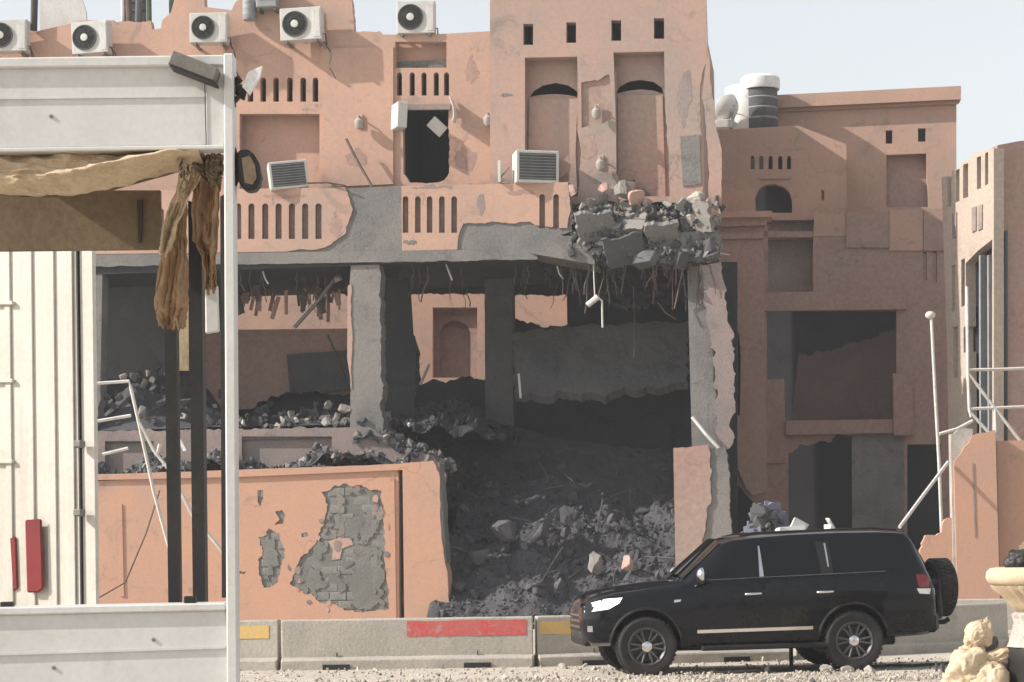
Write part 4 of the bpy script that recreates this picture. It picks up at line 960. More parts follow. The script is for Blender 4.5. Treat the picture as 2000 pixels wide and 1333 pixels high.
MB().lathe([(.04, -.08), (.10, -.04), (.11, .02), (.07, .07), (.02, .08)], 14, c=at(1817, 616, 45) - q0).build('lamp_head', M['pipe'], lp, smooth=50)
MB().box((.12, 0, .02), (.3, .3, .04)).build('base_plate', M['sheet'], lp)

# white scraps behind the car
for (px, py, s_, lb) in [(1541, 1036, (.56, .4, .16), 'white plastic scrap heap just behind the front of the car roof'), (1619, 1034, (.16, .2, .16), 'small white scrap just behind the middle of the car roof')]:
    p = at(px, py, 34.6); mb = MB(); rr = random.Random(int(px)); mb.chunk((0, 0, 0), s_, rr, Matrix.Identity(3)); mb.chunk((s_[0] * .3, .05, .06), (s_[0] * .4, .3, .12), rr)
    for k in range(5): mb.chunk((rr.uniform(-.1, .1), .1, -.28 - .38 * k), (.7 + .1 * k, .6, .5), rr, Matrix.Identity(3))
    o = mb.build('white_scrap', M['acwhite']); o.location = p; tag(o, lb, 'scrap')

# ================================================================== barriers
def barrier(px0, px1, Y0, Y1, label, paints):
    a = Vector((at(px0, 1250, Y0).x, Y0, 0)); b = Vector((at(px1, 1250, Y1).x, Y1, 0))
    L = (b - a).length; rz = math.atan2(b.y - a.y, b.x - a.x)
    e = empty('road_barrier', label, 'barrier', a, rz, 'concrete road barriers')
    prof = [(-.24, .0), (-.24, .13), (-.225, .15), (-.115, .185), (-.10, .72), (-.085, .74), (.085, .74), (.10, .72), (.115, .185), (.225, .15), (.24, .13), (.24, 0)]
    mb = MB(); n = len(prof)
    xs = [0, .012] + [L * k / 8 for k in range(1, 8)] + [L - .012, L]
    rr = random.Random(int(px0) + 5)
    vs = []
    for i, x in enumerate(xs):
        k = .94 if i in (0, len(xs) - 1) else 1
        for (y, z) in prof: vs.append((x, y * k + rr.uniform(-.003, .003), z * (1 if k == 1 else .985) + (rr.uniform(-.004, .004) if z > 0 else 0)))
    fs = [(i * n + j, i * n + (j + 1) % n, (i + 1) * n + (j + 1) % n, (i + 1) * n + j) for i in range(len(xs) - 1) for j in range(n)]
    fs += [tuple(range(n)), tuple((len(xs) - 1) * n + j for j in range(n))[::-1]]
    mb.add(vs, fs); mb.build('body', M['barrier'], e)
    for (t0, t1, mt, z0, z1) in paints:
        pm = MB()
        pts = jag([(L * t0, z0, .5), (L * t1, z0, .5), (L * t1, z1, .5), (L * t0, z1, .5)], .012, .06, int(px0))
        def to(u, d, z): yb = -.115 + (.015) * (z - .185) / .535; return (u, yb - .006 + (d * .004), z)
        pm.panel(pts, 0, 1, to=to); pm.build('paint_band', M[mt], e)
    for t in (.22, .78):
        pm = MB(); pm.box((L * t, -.236, .04), (.4, .05, .075)); pm.build('lifting_slot', M['void'], e)
        pm = MB(); pm.tube([(L * t, -.13, .19), (L * t, -.14, .25)], .012, 5); pm.build('lifting_eye', M['rebar'], e)
    return e
barrier(-430, 54, 33.1, 32.7, 'concrete barrier hidden mostly behind the truck, farthest left', [(.55, .97, 'yellow', .47, .66)])
barrier(60, 546, 32.6, 32.1, 'concrete barrier with yellow band ending beside the truck post', [(.5, .965, 'yellow', .47, .66)])
barrier(552, 1041, 32.0, 31.9, 'concrete barrier with a long red painted band', [(.5, .975, 'red', .47, .70)])
barrier(1047, 1536, 31.95, 32.6, 'concrete barrier with yellow band behind the car nose', [(.01, .46, 'yellow', .47, .66)])
barrier(1541, 1960, 32.9, 35.2, 'plain concrete barrier behind the rear of the car', [])
barrier(1730, 2210, 38.5, 38.2, 'plain concrete barrier under the orange pier at right', [])

# ================================================================== foreground truck
TY = 9.0
def tat(px, py, dy=0.0): return at(px, py, TY + dy)
tr = empty('open_sided_truck', 'white open sided truck body in the left foreground with rolled canvas', 'truck', Vector((at(200, 1200, TY).x, TY, 0)))
to_ = tr.location.copy()
def tl(px, py, dy=0.0): return tat(px, py, dy) - to_
def tpanel(name, mat, pts, dy0, dy1, holes=(), parent=None, bevel=0.0, amp=0.0, seed=1, label=None):
    mb = MB()
    f = lambda q: (tl(q[0], q[1], dy0).x, tl(q[0], q[1], dy0).z) + tuple(q[2:])
    mb.panel(jag([f(q) for q in pts], amp, .03, seed), dy0, dy1, [[f(q) for q in h] for h in holes])
    return mb.build(name, M[mat], parent or tr, bevel=bevel, label=label)
X0 = -260
tpanel('upper_panel', 'white', [(X0, 134), (436, 127), (436, 284), (X0, 294)], 0, .04, bevel=.004)
tpanel('upper_rail', 'white', [(X0, 116), (437, 107), (437, 128), (X0, 135)], -.025, .06, bevel=.006)
tpanel('bead', 'white', [(X0, 194), (400, 187), (400, 190), (X0, 197)], -.008, .001)
tpanel('bottom_rail', 'white', [(X0, 293), (437, 283), (437, 291), (X0, 301)], -.03, .07, bevel=.004)
tpanel('end_plate', 'white', [(402, 128), (437, 127), (437, 284), (404, 285)], -.008, .0, bevel=.002)
tpanel('corner_post', 'white', [(436, 104), (456, 104), (464, 1420), (443, 1420)], -.04, .06, bevel=.006)
tpanel('post_seal', 'blackpaint', [(430, 385), (437, 380), (443, 1168), (433, 1168)], .0, .05)
tpanel('lower_panel', 'white', [(X0, 1207), (442, 1192), (445, 1420), (X0, 1430)], 0, .04, bevel=.004)
tpanel('sill_rail', 'white', [(X0, 1192), (441, 1178), (441, 1193), (X0, 1208)], -.02, .30, bevel=.006)
tpanel('lower_bead', 'white', [(X0, 1284), (440, 1262), (440, 1267), (X0, 1289)], -.01, .001)
for q in ((14, 1189, .05), (372, 1178, .05)): MB().box(tl(q[0], q[1], .1) + Vector((0, 0, .014)), (.05, .05, .03)).build('latch', M['blackpaint'], tr, bevel=.004)
for q in ((100, 228), (105, 1305), (300, 1250)): MB().lathe([(.008, 0), (.008, -.006)], 8, 'y', tl(*q)).build('rivet', M['lampgrey'], tr)
tpanel('wire', 'wire', [(399, 160), (400.5, 160), (404, 290), (402, 290)], -.012, -.009)
tpanel('roof', 'white', [(X0, 100), (437, 92), (437, 100), (X0, 108)], .06, 2.2) if False else None
rf = MB(); a, b = tl(X0, 120), tl(436, 118); rf.box2((a.x, .06, a.z - .03), (tl(420, 1200, 2.1).x, 2.1, a.z)); rf.build('roof', M['white'], tr)
bd = MB(); a, b = tl(X0, 1200), tl(441, 1200); xe = tl(420, 1200, 2.1).x; bd.box2((a.x, .31, a.z - .09), (xe, 2.1, a.z - .03)); bd.build('bed', M['sheet'], tr)
ch = MB(); ch.box2((a.x, .3, .55), (xe - .2, 1.9, .75)); ch.build('chassis', M['blackpaint'], tr)
fs = MB(); fs.box2((a.x, 2.05, a.z - .6), (xe, 2.1, a.z - .1)); fs.build('far_side_panel', M['white'], tr)
for xx in (-.55, ): 
    for yy in (.18, 1.9):
        w = MB(); w.lathe([(.25, -.12), (.42, -.11), (.45, -.07), (.45, .07), (.42, .11), (.25, .12)], 24, 'y', (tl(100, 1200).x + xx, yy, .45)); w.build('wheel', M['rubber'], tr, smooth=40)
# black posts on the far side
for q in ([(321, 632), (343, 632), (350, 1200), (329, 1200)], [(367, 392), (393, 400), (401, 1200), (377, 1200)]): tpanel('side_post', 'blackpaint', q, .9, 1.0)
tpanel('post_strip', 'tan', [(347, 592), (367, 592), (368, 724), (348, 724)], 1.1, 1.12)
tpanel('post_plate', 'white', [(400, 558), (425, 557), (428, 648), (401, 652)], .5, .53, bevel=.006)
tpanel('canvas_board', 'board', [(X0, 372), (314, 372), (316, 488), (X0, 494)], .45, .47, bevel=.003)
tpanel('board_hook', 'wire', [(268, 392), (278, 390), (276, 470), (270, 474)], .43, .448)
# lamp box on the upper panel
c = tl(380, 134, -.06)
lb = MB(); lb.box(c, (.205, .10, .062), (0, R(22), 0)); lb.build('marker_lamp', M['lampgrey'], tr, bevel=.006, label='grey rectangular lamp box hanging askew on the upper panel')
lb = MB(); lb.box(c + Vector((.0, -.003, -.036)), (.2, .1, .008), (0, R(22), 0)); lb.build('lamp_gasket', M['blackpaint'], tr)
# mirror arms at the post
mr = MB(); mr.tube([tl(455, 290), tl(460, 310), tl(466, 330), tl(458, 360), tl(440, 362)], .014, 6); mr.build('mirror_arm', M['blackpaint'], tr, smooth=60)
mr = MB(); mr.panel([(tl(*q).x, tl(*q).z) for q in ((462, 300), (478, 292), (494, 298), (506, 318), (511, 345), (507, 366), (494, 376), (476, 372), (464, 352))], -.03, .06)
mo = mr.build('mirror', M['blackpaint'], tr, bevel=.012)
mg = MB(); mg.panel([(tl(*q).x, tl(*q).z) for q in ((474, 312), (490, 308), (500, 326), (503, 350), (495, 364), (480, 360))], -.036, -.029); mg.build('mirror_glass', M['board'], mo)
bk = MB()
for (px, py, s_) in ((462, 158, .03), (466, 172, .04), (472, 182, .045), (462, 192, .04), (458, 205, .03)): bk.chunk(tl(px, py), (s_ * 1.2, s_, s_ * 1.3), rnd)
bk.build('lamp_clamp', M['blackpaint'], tr)
bl = MB(); bl.panel([(tl(*q).x, tl(*q).z) for q in ((474, 172), (486, 143), (497, 138), (513, 131), (508, 152), (488, 187))], -.02, .01); bl.build('side_reflector', M['reflector'], tr, label='white pointed plate catching the sun on the truck post')
# rolled canvas with sagging folds
def canvas(s, t):
    x = X0 + (398 - X0) * s
    bot = 378 + 10 * math.sin(x * .012 + .6) - 42 * max(0, (x - 190) / 210) ** 1.4
    y = 300 - 6 * s + (bot - 300) * t
    p = tl(x, y, .12)
    bulge = .13 * math.sin(t * math.pi) ** .7
    diag = math.sin((x * .035 + y * .11)) * .018 + math.sin(x * .09 - y * .16 + 1.5) * .009 + .03 * noise.noise(Vector((x * .02, y * .05, 2)))
    fold = .045 * math.exp(-((y - (300 + (398 - x) * .19)) / 9) ** 2)
    rd = 1 - 2.4 * abs(noise.noise(Vector((x * .011 + y * .012, y * .055 - x * .006, 4)))); rd2 = 1 - 2.4 * abs(noise.noise(Vector((x * .03 - y * .02, y * .09, 9))))
    p.y -= bulge * .8 + diag * .5 + fold + .02 * max(0, rd) ** 1.5 + .006 * max(0, rd2) ** 1.5
    p.z += .01 * noise.noise(Vector((x * .03, y * .03, 8)))
    return p
mb = MB(); mb.grid(canvas, 220, 60); cv = mb.build('rolled_canvas', M['tan'], tr, smooth=70); cv.modifiers.new('t', 'SOLIDIFY').thickness = .006
mb = MB()
def canvas2(s, t):
    x = X0 + (398 - X0) * s; bot = 378 + 10 * math.sin(x * .012 + .6) - 42 * max(0, (x - 190) / 210) ** 1.4
    p = tl(x, bot - 2 - 60 * t, .14 + .16 * math.sin(t * math.pi * .9)); p.y += .02 * noise.noise(Vector((x * .03, t * 3, 5))); return p
mb.grid(canvas2, 60, 8); mb.build('canvas_underside', M['tan'], tr, smooth=70)
def flap(name, mat, cols, dy, seed, n=14):
    """A hanging cloth strip given as rows of (left, right, y)."""
    mb = MB()
    def f(s, t):
        k = t * (len(cols) - 1); i = min(int(k), len(cols) - 2); q = k - i
        l = cols[i][0] + (cols[i + 1][0] - cols[i][0]) * q; r_ = cols[i][1] + (cols[i + 1][1] - cols[i][1]) * q; y = cols[i][2] + (cols[i + 1][2] - cols[i][2]) * q
        p = tl(l + (r_ - l) * s + 2.5 * noise.noise(Vector((s * 2, t * 14, seed))), y + (3 + 16 * max(0, t - .8) * 5) * noise.noise(Vector((s * 11, t * 2, seed + 2))), dy); p.y += .014 * math.sin(s * 9 + t * 3 + seed) + .005 * math.sin(s * 33 + t * 9) + .03 * noise.noise(Vector((s * 3, t * 5, seed))) + .012 * noise.noise(Vector((s * 12, t * 20, seed))) - .014 * max(0, 1 - 2.6 * abs(noise.noise(Vector((s * 3.3 + t * 1.2, t * 1.7, seed + 6))))) ** 1.5; return p
    mb.grid(f, n * 3, 60); o = mb.build(name, M[mat], tr, smooth=70); o.modifiers.new('t', 'SOLIDIFY').thickness = .005; return o
flap('canvas_flap', 'tan', [(352, 402, 296), (350, 398, 330), (345, 384, 365), (330, 366, 400), (318, 345, 450), (312, 330, 495)], .2, 1)
flap('canvas_flap', 'brown', [(340, 366, 400), (322, 366, 450), (316, 368, 500), (306, 368, 560), (304, 366, 600), (308, 364, 622), (312, 362, 640)], .35, 2)
flap('canvas_flap', 'brown', [(384, 428, 330), (374, 428, 400), (378, 426, 470), (396, 420, 500), (400, 422, 540), (400, 420, 566)], .3, 3)
flap('canvas_knot', 'board', [(374, 436, 302), (378, 436, 325), (392, 434, 345), (410, 430, 362)], .1, 4)
for (x, y) in ((352, 318), (356, 340), (366, 330)): flap('canvas_shred', 'sack', [(x - 4, x + 5, y - 8), (x - 3, x + 5, y + 6), (x - 1, x + 2, y + 22)], .02, x, 3)

# second vehicle: a box body with ribbed rear doors seen through the opening
Vf = Frame(188, 13.5, R(24))
vt = Vf.root('box_truck', 'cream white box truck rear with ribbed doors and red tail lamp behind the canvas', 'truck')
def vp(name, mat, pts, dy0, dy1, **k):
    mb = MB(); mb.panel([(Vf.pt(q[0], q[1], dy0).x, Vf.pt(q[0], q[1], dy0).z) for q in pts], dy0, dy1); return mb.build(name, M[mat], vt, **k)
vp('door', 'warmwhite', [(-330, 440), (148, 440), (158, 1200), (-330, 1215)], 0, .02)
vp('body_post', 'warmwhite', [(153, 436), (181, 436), (190, 1216), (162, 1216)], -.035, .0, bevel=.008)
for (x, w) in ((-40, 16), (6, 12), (52, 9), (86, 18), (124, 16)):
    vp('door_rib', 'warmwhite', [(x, 452), (x + w, 452), (x + w + 8, 1190), (x + 8, 1191)], -.014, .001, bevel=.005)
for y in (590, 742, 900): vp('door_frame_rail', 'warmwhite', [(-330, y), (24, y - 2), (24, y + 6), (-330, y + 8)], -.03, .0, bevel=.005)
vp('door_gasket', 'wire', [(147, 452), (150, 452), (160, 1205), (157, 1205)], -.052, .0)
o = vp('tail_lamp', 'taillamp', [(47, 1016), (80, 1014), (84, 1150), (74, 1158), (51, 1158)], -.05, -.03, bevel=.012)
o['label'] = 'tall red tail lamp on the ribbed door'
vp('tail_lamp_shade', 'taillamp', [(18, 1050), (30, 1048), (34, 1150), (24, 1156)], -.016, -.001, bevel=.008)
for y in (868, 1002): MB().box(Vf.pt(155, y, -.09), (.06, .06, .045)).build('hinge', M['lampgrey'], vt, bevel=.008)
a = Vf.pt(-330, 440, 0)
def vbox(name, mat, along, across, z0, z1, m_=0.0):
    """The body behind the open door: along its length, across its width."""
    e1, e2 = Vector((-.70, .714, 0)), Vector((-.714, -.70, 0)); c = Vector((a.x - .03, .05, 0)) + e1 * (along[0] + along[1]) / 2 + e2 * (across[0] + across[1]) / 2
    mb = MB(); mb.box((c.x, c.y, (z0 + z1) / 2), (across[1] - across[0], along[1] - along[0], z1 - z0), (0, 0, R(44.4))); return mb.build(name, M[mat], vt, bevel=.02)
vbox('cargo_box', 'warmwhite', (0, 5), (0, 2.4), .9, a.z + .2); vbox('chassis', 'blackpaint', (.3, 5), (.3, 2.1), .5, .89)
for al in (1.2, 4.0):
    for ac in (.2, 1.95): vbox('wheel', 'rubber', (al - .4, al + .4), (ac, ac + .25), 0, .8)

# bent white metal frame between the truck and the wall
tubes('bent_railing', 'bent thin white metal railing seen between the truck posts', 'railing',
      [[(176, 750), (252, 745), (256, 760), (272, 830), (300, 960), (328, 1062)], [(190, 823), (256, 812)], [(272, 826), (300, 880), (328, 915), (352, 960), (380, 1015)], [(306, 890), (312, 868)], [(200, 888), (250, 876)], [(400, 1035), (440, 1085)], [(328, 1062), (340, 1110), (344, 1290)]], .028, 'pipe', 36)
o = MB().tube([at(186, 1172, 36.5), at(245, 1138, 36.5), at(286, 1040, 36.5), at(312, 958, 36.5)], .014, 5).build('loose_wire', M['rebar']); tag(o, 'thin dark wire slanting across the orange wall inside the truck opening', 'wire')
o = MB(); o.panel([(at(*q, 40).x, at(*q, 40).z) for q in ((343, 852), (350, 853), (364, 880), (358, 882))], 40, 40.04); o = o.build('metal_shard', M['tank']); tag(o, 'bright white metal shard between the two black truck posts', 'scrap')

# ================================================================== the car
def lerp(a, b, t): return a + (b - a) * t
# x, half width, underside, shoulder z, shoulder inset, roof-edge half width, roof-edge z, centre z   (x forward)
ST = [(-2.43, .80, .62, 1.00, .03, .72, 1.10, 1.13), (-2.40, .88, .50, 1.05, .03, .76, 1.18, 1.22), (-2.34, .93, .46, 1.20, .04, .74, 1.34, 1.38),
      (-2.24, .955, .45, 1.29, .05, .71, 1.56, 1.61), (-2.13, .965, .44, 1.31, .05, .70, 1.76, 1.82), (-2.04, .97, .44, 1.31, .05, .70, 1.835, 1.90), (-1.70, .985, .42, 1.31, .05, .71, 1.86, 1.93), (-1.10, .985, .38, 1.30, .05, .715, 1.865, 1.935),
      (-.40, .98, .36, 1.29, .05, .715, 1.85, 1.92), (.10, .98, .36, 1.275, .05, .71, 1.82, 1.895), (.40, .98, .36, 1.265, .05, .705, 1.785, 1.86), (.53, .98, .36, 1.26, .05, .71, 1.74, 1.81), (.80, .98, .36, 1.25, .05, .745, 1.51, 1.58),
      (1.02, .98, .36, 1.235, .06, .79, 1.31, 1.38), (1.13, .98, .36, 1.22, .08, .80, 1.25, 1.29), (1.50, .98, .38, 1.18, .09, .78, 1.215, 1.26), (2.00, .965, .42, 1.12, .09, .74, 1.16, 1.205),
      (2.20, .935, .42, 1.075, .08, .70, 1.115, 1.16), (2.32, .88, .42, 1.03, .07, .64, 1.075, 1.115), (2.40, .80, .46, .98, .06, .56, 1.03, 1.06), (2.445, .70, .50, .90, .05, .50, .96, .99), (2.46, .62, .54, .84, .05, .44, .9, .93)]
def sect(x):
    for i in range(len(ST) - 1):
        if ST[i][0] <= x <= ST[i + 1][0]:
            t = (x - ST[i][0]) / (ST[i + 1][0] - ST[i][0]); return [lerp(ST[i][k], ST[i + 1][k], t) for k in range(1, 8)]
    return list(ST[0][1:]) if x < ST[0][0] else list(ST[-1][1:])
def prof(x):
    w, zb, zs, ins, wr, zr, zc = sect(x)
    return [(0, zb), (w * .80, zb), (w * .95, zb + .05), (w * .985, zb + .16), (w, lerp(zb, zs, .50)), (w * .998, lerp(zb, zs, .72)), (w - ins * .35, zs - .06), (w - ins, zs),
            (lerp(w - ins, wr, .5) + .012, lerp(zs, zr, .5)), (wr + .008, zr - .03), (wr - .03, zr + .012), (wr - .14, lerp(zr, zc, .55)), (wr * .45, lerp(zr, zc, .9)), (0, zc)]
def yside(x, z):
    p = prof(x)
    for i in range(2, 9):
        if p[i][1] <= z <= p[i + 1][1]:
            t = (z - p[i][1]) / max(1e-6, p[i + 1][1] - p[i][1]); return lerp(p[i][0], p[i + 1][0], t)
    return p[2][0] if z < p[2][1] else p[9][0]
CY = 30.1
cpos = at(1467, 1300, CY)
car = empty('parked_suv', 'black four wheel drive car with spare wheel on its back door', 'car', Vector((cpos.x, CY, .0)), R(180 + 7))
car.rotation_euler = (0, R(.55), R(185.5))
xs = sorted(set([s[0] for s in ST] + [-2.1 + .12 * k for k in range(37)]))
mb = MB(); rows = [prof(x) for x in xs]; n = len(rows[0]); vs = []
for x, r_ in zip(xs, rows):
    for (y, z) in r_: vs.append((x, -y, z))
    for (y, z) in r_[-2:0:-1]: vs.append((x, y, z))
m_ = 2 * n - 2
fs = [(i * m_ + j, i * m_ + (j + 1) % m_, (i + 1) * m_ + (j + 1) % m_, (i + 1) * m_ + j) for i in range(len(xs) - 1) for j in range(m_)]
fs += [tuple(range(m_)), tuple((len(xs) - 1) * m_ + j for j in range(m_))[::-1]]
mb.add(vs, fs)
body = mb.build('body', [M['carpaint'], M['carplastic']], car)
AX = (1.62, -1.23)
cut = MB()
for ax in AX:
    for sd_ in (-1, 1): cut.lathe([(.475, sd_ * .42), (.475, sd_ * 1.3)], 40, 'y', (ax, 0, .43))
cutter = cut.build('cutter', M['carplastic'])
cutter.data.materials.clear(); cutter.data.materials.append(M['carplastic'])
md = body.modifiers.new('arch', 'BOOLEAN'); md.operation = 'DIFFERENCE'; md.object = cutter; md.solver = 'EXACT'
cutter.parent = car
bpy.context.view_layer.update()
dg = bpy.context.evaluated_depsgraph_get()
me = bpy.data.meshes.new_from_object(body.evaluated_get(dg))
body.modifiers.clear(); body.data = me
bpy.data.objects.remove(cutter, do_unlink=True)
for p in me.polygons: p.use_smooth = True
me.set_sharp_from_angle(angle=R(32))
def side_patch(mb, poly, off, side, th=.012, n=14):
    """A sheet following the flank of the car; poly in (x, z)."""
    pts = []; k = len(poly)
    for i in range(k):
        a, b = poly[i], poly[(i + 1) % k]; m2 = max(1, int(math.hypot(b[0] - a[0], b[1] - a[1]) / .09))
        for q in range(m2): pts.append((lerp(a[0], b[0], q / m2), lerp(a[1], b[1], q / m2)))
    vs2 = [Vector(p) for p in pts]; es = [(i, (i + 1) % len(pts)) for i in range(len(pts))]
    x0, x1 = min(p[0] for p in pts), max(p[0] for p in pts); z0, z1 = min(p[1] for p in pts), max(p[1] for p in pts)
    nx, nz = max(2, int((x1 - x0) / .1)), max(2, int((z1 - z0) / .06))
    for i in range(1, nx):
        for j in range(1, nz):
            q = (lerp(x0, x1, i / nx), lerp(z0, z1, j / nz))
            if in_poly(q[0], q[1], pts): vs2.append(Vector(q))
    V, E, Fc, _, _, _ = delaunay_2d_cdt(vs2, es, [], 0, 1e-6)
    tr_ = []
    for f in Fc:
        cx = sum(V[i].x for i in f) / 3; cz = sum(V[i].y for i in f) / 3
        if in_poly(cx, cz, pts): tr_.append(list(f))
    N = len(V); s2 = side
    vv = [(p.x, s2 * (yside(p.x, p.y) + off), p.y) for p in V] + [(p.x, s2 * (yside(p.x, p.y) + off - th), p.y) for p in V]
    ff = []; ed = {}
    for t in tr_:
        a = (V[t[1]] - V[t[0]]).cross(V[t[2]] - V[t[0]])
        if a < 0: t = t[::-1]
        ff += [t, [i + N for i in t[::-1]]]
        for i in range(3): ed[(t[i], t[(i + 1) % 3])] = 1
    for (a, b) in ed:
        if (b, a) not in ed: ff.append([b, a, a + N, b + N])
    mb.add(vv, ff); return mb
def arcp(cx, cz, r_, a0, a1, k=8): return [(cx + r_ * math.cos(R(lerp(a0, a1, i / k))), cz + r_ * math.sin(R(lerp(a0, a1, i / k)))) for i in range(k + 1)]
fdoor = [(.98, .56), (.99, .70), (.99, 1.175), (.015, 1.215), (.015, .46), (.92, .46)]
rdoor = [(-.012, .46), (-.012, 1.216), (-.93, 1.245), (-.96, 1.05)] + [(-.79, .80), (-.71, .62), (-.70, .46)]
for sd_ in (1, -1):
    for nm, pl, hx in (('front_door', fdoor, .15), ('rear_door', rdoor, -.84)):
        d_ = side_patch(MB(), pl, .006, sd_).build(nm, M['carpaint'], car, smooth=30)
        y = yside(hx, 1.08)
        hm = MB(); hm.tube([(hx - .11, sd_ * (y + .01), 1.08), (hx - .10, sd_ * (y + .045), 1.083), (hx + .10, sd_ * (y + .045), 1.078), (hx + .11, sd_ * (y + .01), 1.075)], .018, 6)
        hm.build('handle', M['chrome'], d_, smooth=60)
    # glazing
    gl_ = [('side_window', [(.76, 1.295), (.68, 1.38), (.46, 1.60), (.36, 1.685), (.03, 1.725), (.05, 1.31)]),
           ('side_window', [(-.02, 1.315), (.0, 1.73), (-.76, 1.76), (-.80, 1.335)]),
           ('quarter_window', [(-.99, 1.34), (-.96, 1.768), (-1.62, 1.772), (-1.66, 1.355)]), ('quarter_window', [(-1.70, 1.36), (-1.66, 1.77), (-1.95, 1.755), (-2.11, 1.40), (-2.08, 1.365)])]
    for nm, pl in gl_: side_patch(MB(), pl, .006, sd_).build(nm, M['carglass'], car, smooth=30)
    side_patch(MB(), [(-.81, 1.335), (-.77, 1.76), (-.95, 1.768), (-.98, 1.34)], .004, sd_).build('pillar_trim', M['carplastic'], car, smooth=30)
    side_patch(MB(), [(.045, 1.305), (.025, 1.725), (.004, 1.727), (-.015, 1.31)], .004, sd_).build('pillar_trim', M['chrome'], car, smooth=30)
    side_patch(MB(), [(-.905, 1.42), (-.885, 1.74), (-.91, 1.74), (-.925, 1.42)], .009, sd_).build('pillar_badge', M['chrome'], car, smooth=30)
    # chrome along the sills and under the windows
    side_patch(MB(), [(.93, .565), (.93, .61), (-.66, .62), (-.66, .575)], .022, sd_, .03).build('side_moulding', M['chrome'], car, smooth=30)
    side_patch(MB(), [(.76, 1.275), (.76, 1.288), (-1.70, 1.345), (-1.70, 1.332)], .012, sd_, .012).build('window_strip', M['alloy'], car, smooth=30)
    side_patch(MB(), [(1.24, .99), (1.15, 1.0), (1.14, 1.03), (1.23, 1.025)], .012, sd_, .012).build('side_vent', M['chrome'], car)
    # mirror
    y = yside(.82, 1.24)
    mm = MB(); mm.chunk((.82, sd_ * (y + .16), 1.34), (.20, .24, .20), random.Random(5), Euler((.1, .2, .3)).to_matrix()); mr_ = mm.build('door_mirror', M['carplastic'], car, bevel=.015)
    mm = MB(); mm.lathe([(.10, -.03), (.095, .01), (.06, .045), (.01, .055)], 16, 'x', (.885, sd_ * (y + .16), 1.355)); mm.build('mirror_cap', M['chrome'], mr_, smooth=50)
    MB().tube([(.80, sd_ * (y - .03), 1.27), (.81, sd_ * (y + .12), 1.29)], .03, 6).build('mirror_arm', M['carplastic'], mr_)
    # lamps
    side_patch(MB(), [(2.425, .885), (2.42, .96), (2.33, 1.015), (2.16, 1.06), (1.93, 1.075), (1.98, 1.0), (2.12, .925)], .010, sd_, .03).build('headlamp', M['headlamp'], car, smooth=40)
    side_patch(MB(), [(2.40, .62), (2.40, .70), (2.34, .70), (2.335, .62)], .012, sd_, .03).build('fog_lamp', M['chrome'], car, smooth=40)
    side_patch(MB(), [(-2.40, 1.10), (-2.39, 1.17), (-2.33, 1.20), (-2.25, 1.285), (-2.12, 1.28), (-2.14, 1.16), (-2.16, 1.10)], .014, sd_, .04).build('tail_lamp', M['taillamp'], car, smooth=40)
    side_patch(MB(), [(-2.41, 1.0), (-2.40, 1.085), (-2.12, 1.09), (-2.16, 1.02)], .014, sd_, .04).build('reverse_lamp', M['reflector'], car, smooth=40)
    # wheel arch lips
    for ax in AX:
        lip = MB()
        pts = []
        for k in range(21):
            a = R(-14 + 208 * k / 20); x_ = ax + .485 * math.cos(a); z_ = .43 + .485 * math.sin(a)
            if z_ > .40: pts.append((x_, sd_ * (yside(x_, min(z_, 1.0)) - .004), z_))
        lip.tube(pts, .024, 6); lip.build('arch_lip', M['carplastic'], car, smooth=60)
    # roof rail and running board
    MB().tube([(.25, sd_ * .62, 1.865), (.05, sd_ * .62, 1.905), (-1.6, sd_ * .62, 1.935), (-1.95, sd_ * .62, 1.90)], .014, 6).build('roof_rail', M['carplastic'], car, smooth=60)
    MB().box((-.0, sd_ * .93, .36), (1.75, .16, .07)).build('running_board', M['carplastic'], car, bevel=.02)
# windscreen, rear screen
mb = MB(); mb.grid(lambda s, t: (lerp(1.08, .53, t), lerp(-1, 1, s) * lerp(.76, .66, t), lerp(1.29, 1.765, t) + .012 + .07 * (1 - (2 * s - 1) ** 2)), 10, 6); mb.build('windscreen', M['carglass'], car, smooth=40)
mb = MB(); mb.grid(lambda s, t: (lerp(-2.33, -2.14, t) - .03, lerp(-1, 1, s) * lerp(.62, .58, t), lerp(1.40, 1.78, t)), 8, 4); mb.build('rear_window', M['carglass'], car, smooth=40)
mb = MB(); mb.grid(lambda s, t: (lerp(2.468, 2.45, t) + .012 * math.sin(s * math.pi), lerp(-.52, .52, s), lerp(.62, .90, t)), 8, 4); gr = mb.build('grille', M['carplastic'], car, smooth=40)
for k in range(3): MB().tube([(2.45, -.5, .68 + .08 * k), (2.48, 0, .685 + .08 * k), (2.45, .5, .68 + .08 * k)], .022, 6).build('grille_bar', M['chrome'], gr, smooth=60)
MB().box((2.37, 0, .50), (.16, 1.36, .16)).build('front_bumper', M['carplastic'], car, bevel=.04)
MB().box((-2.36, 0, .62), (.20, 1.78, .28)).build('rear_bumper', M['carpaint'], car, bevel=.06)
MB().box((-.1, 0, .40), (3.6, 1.3, .16)).build('underbody', M['carplastic'], car, bevel=.03)
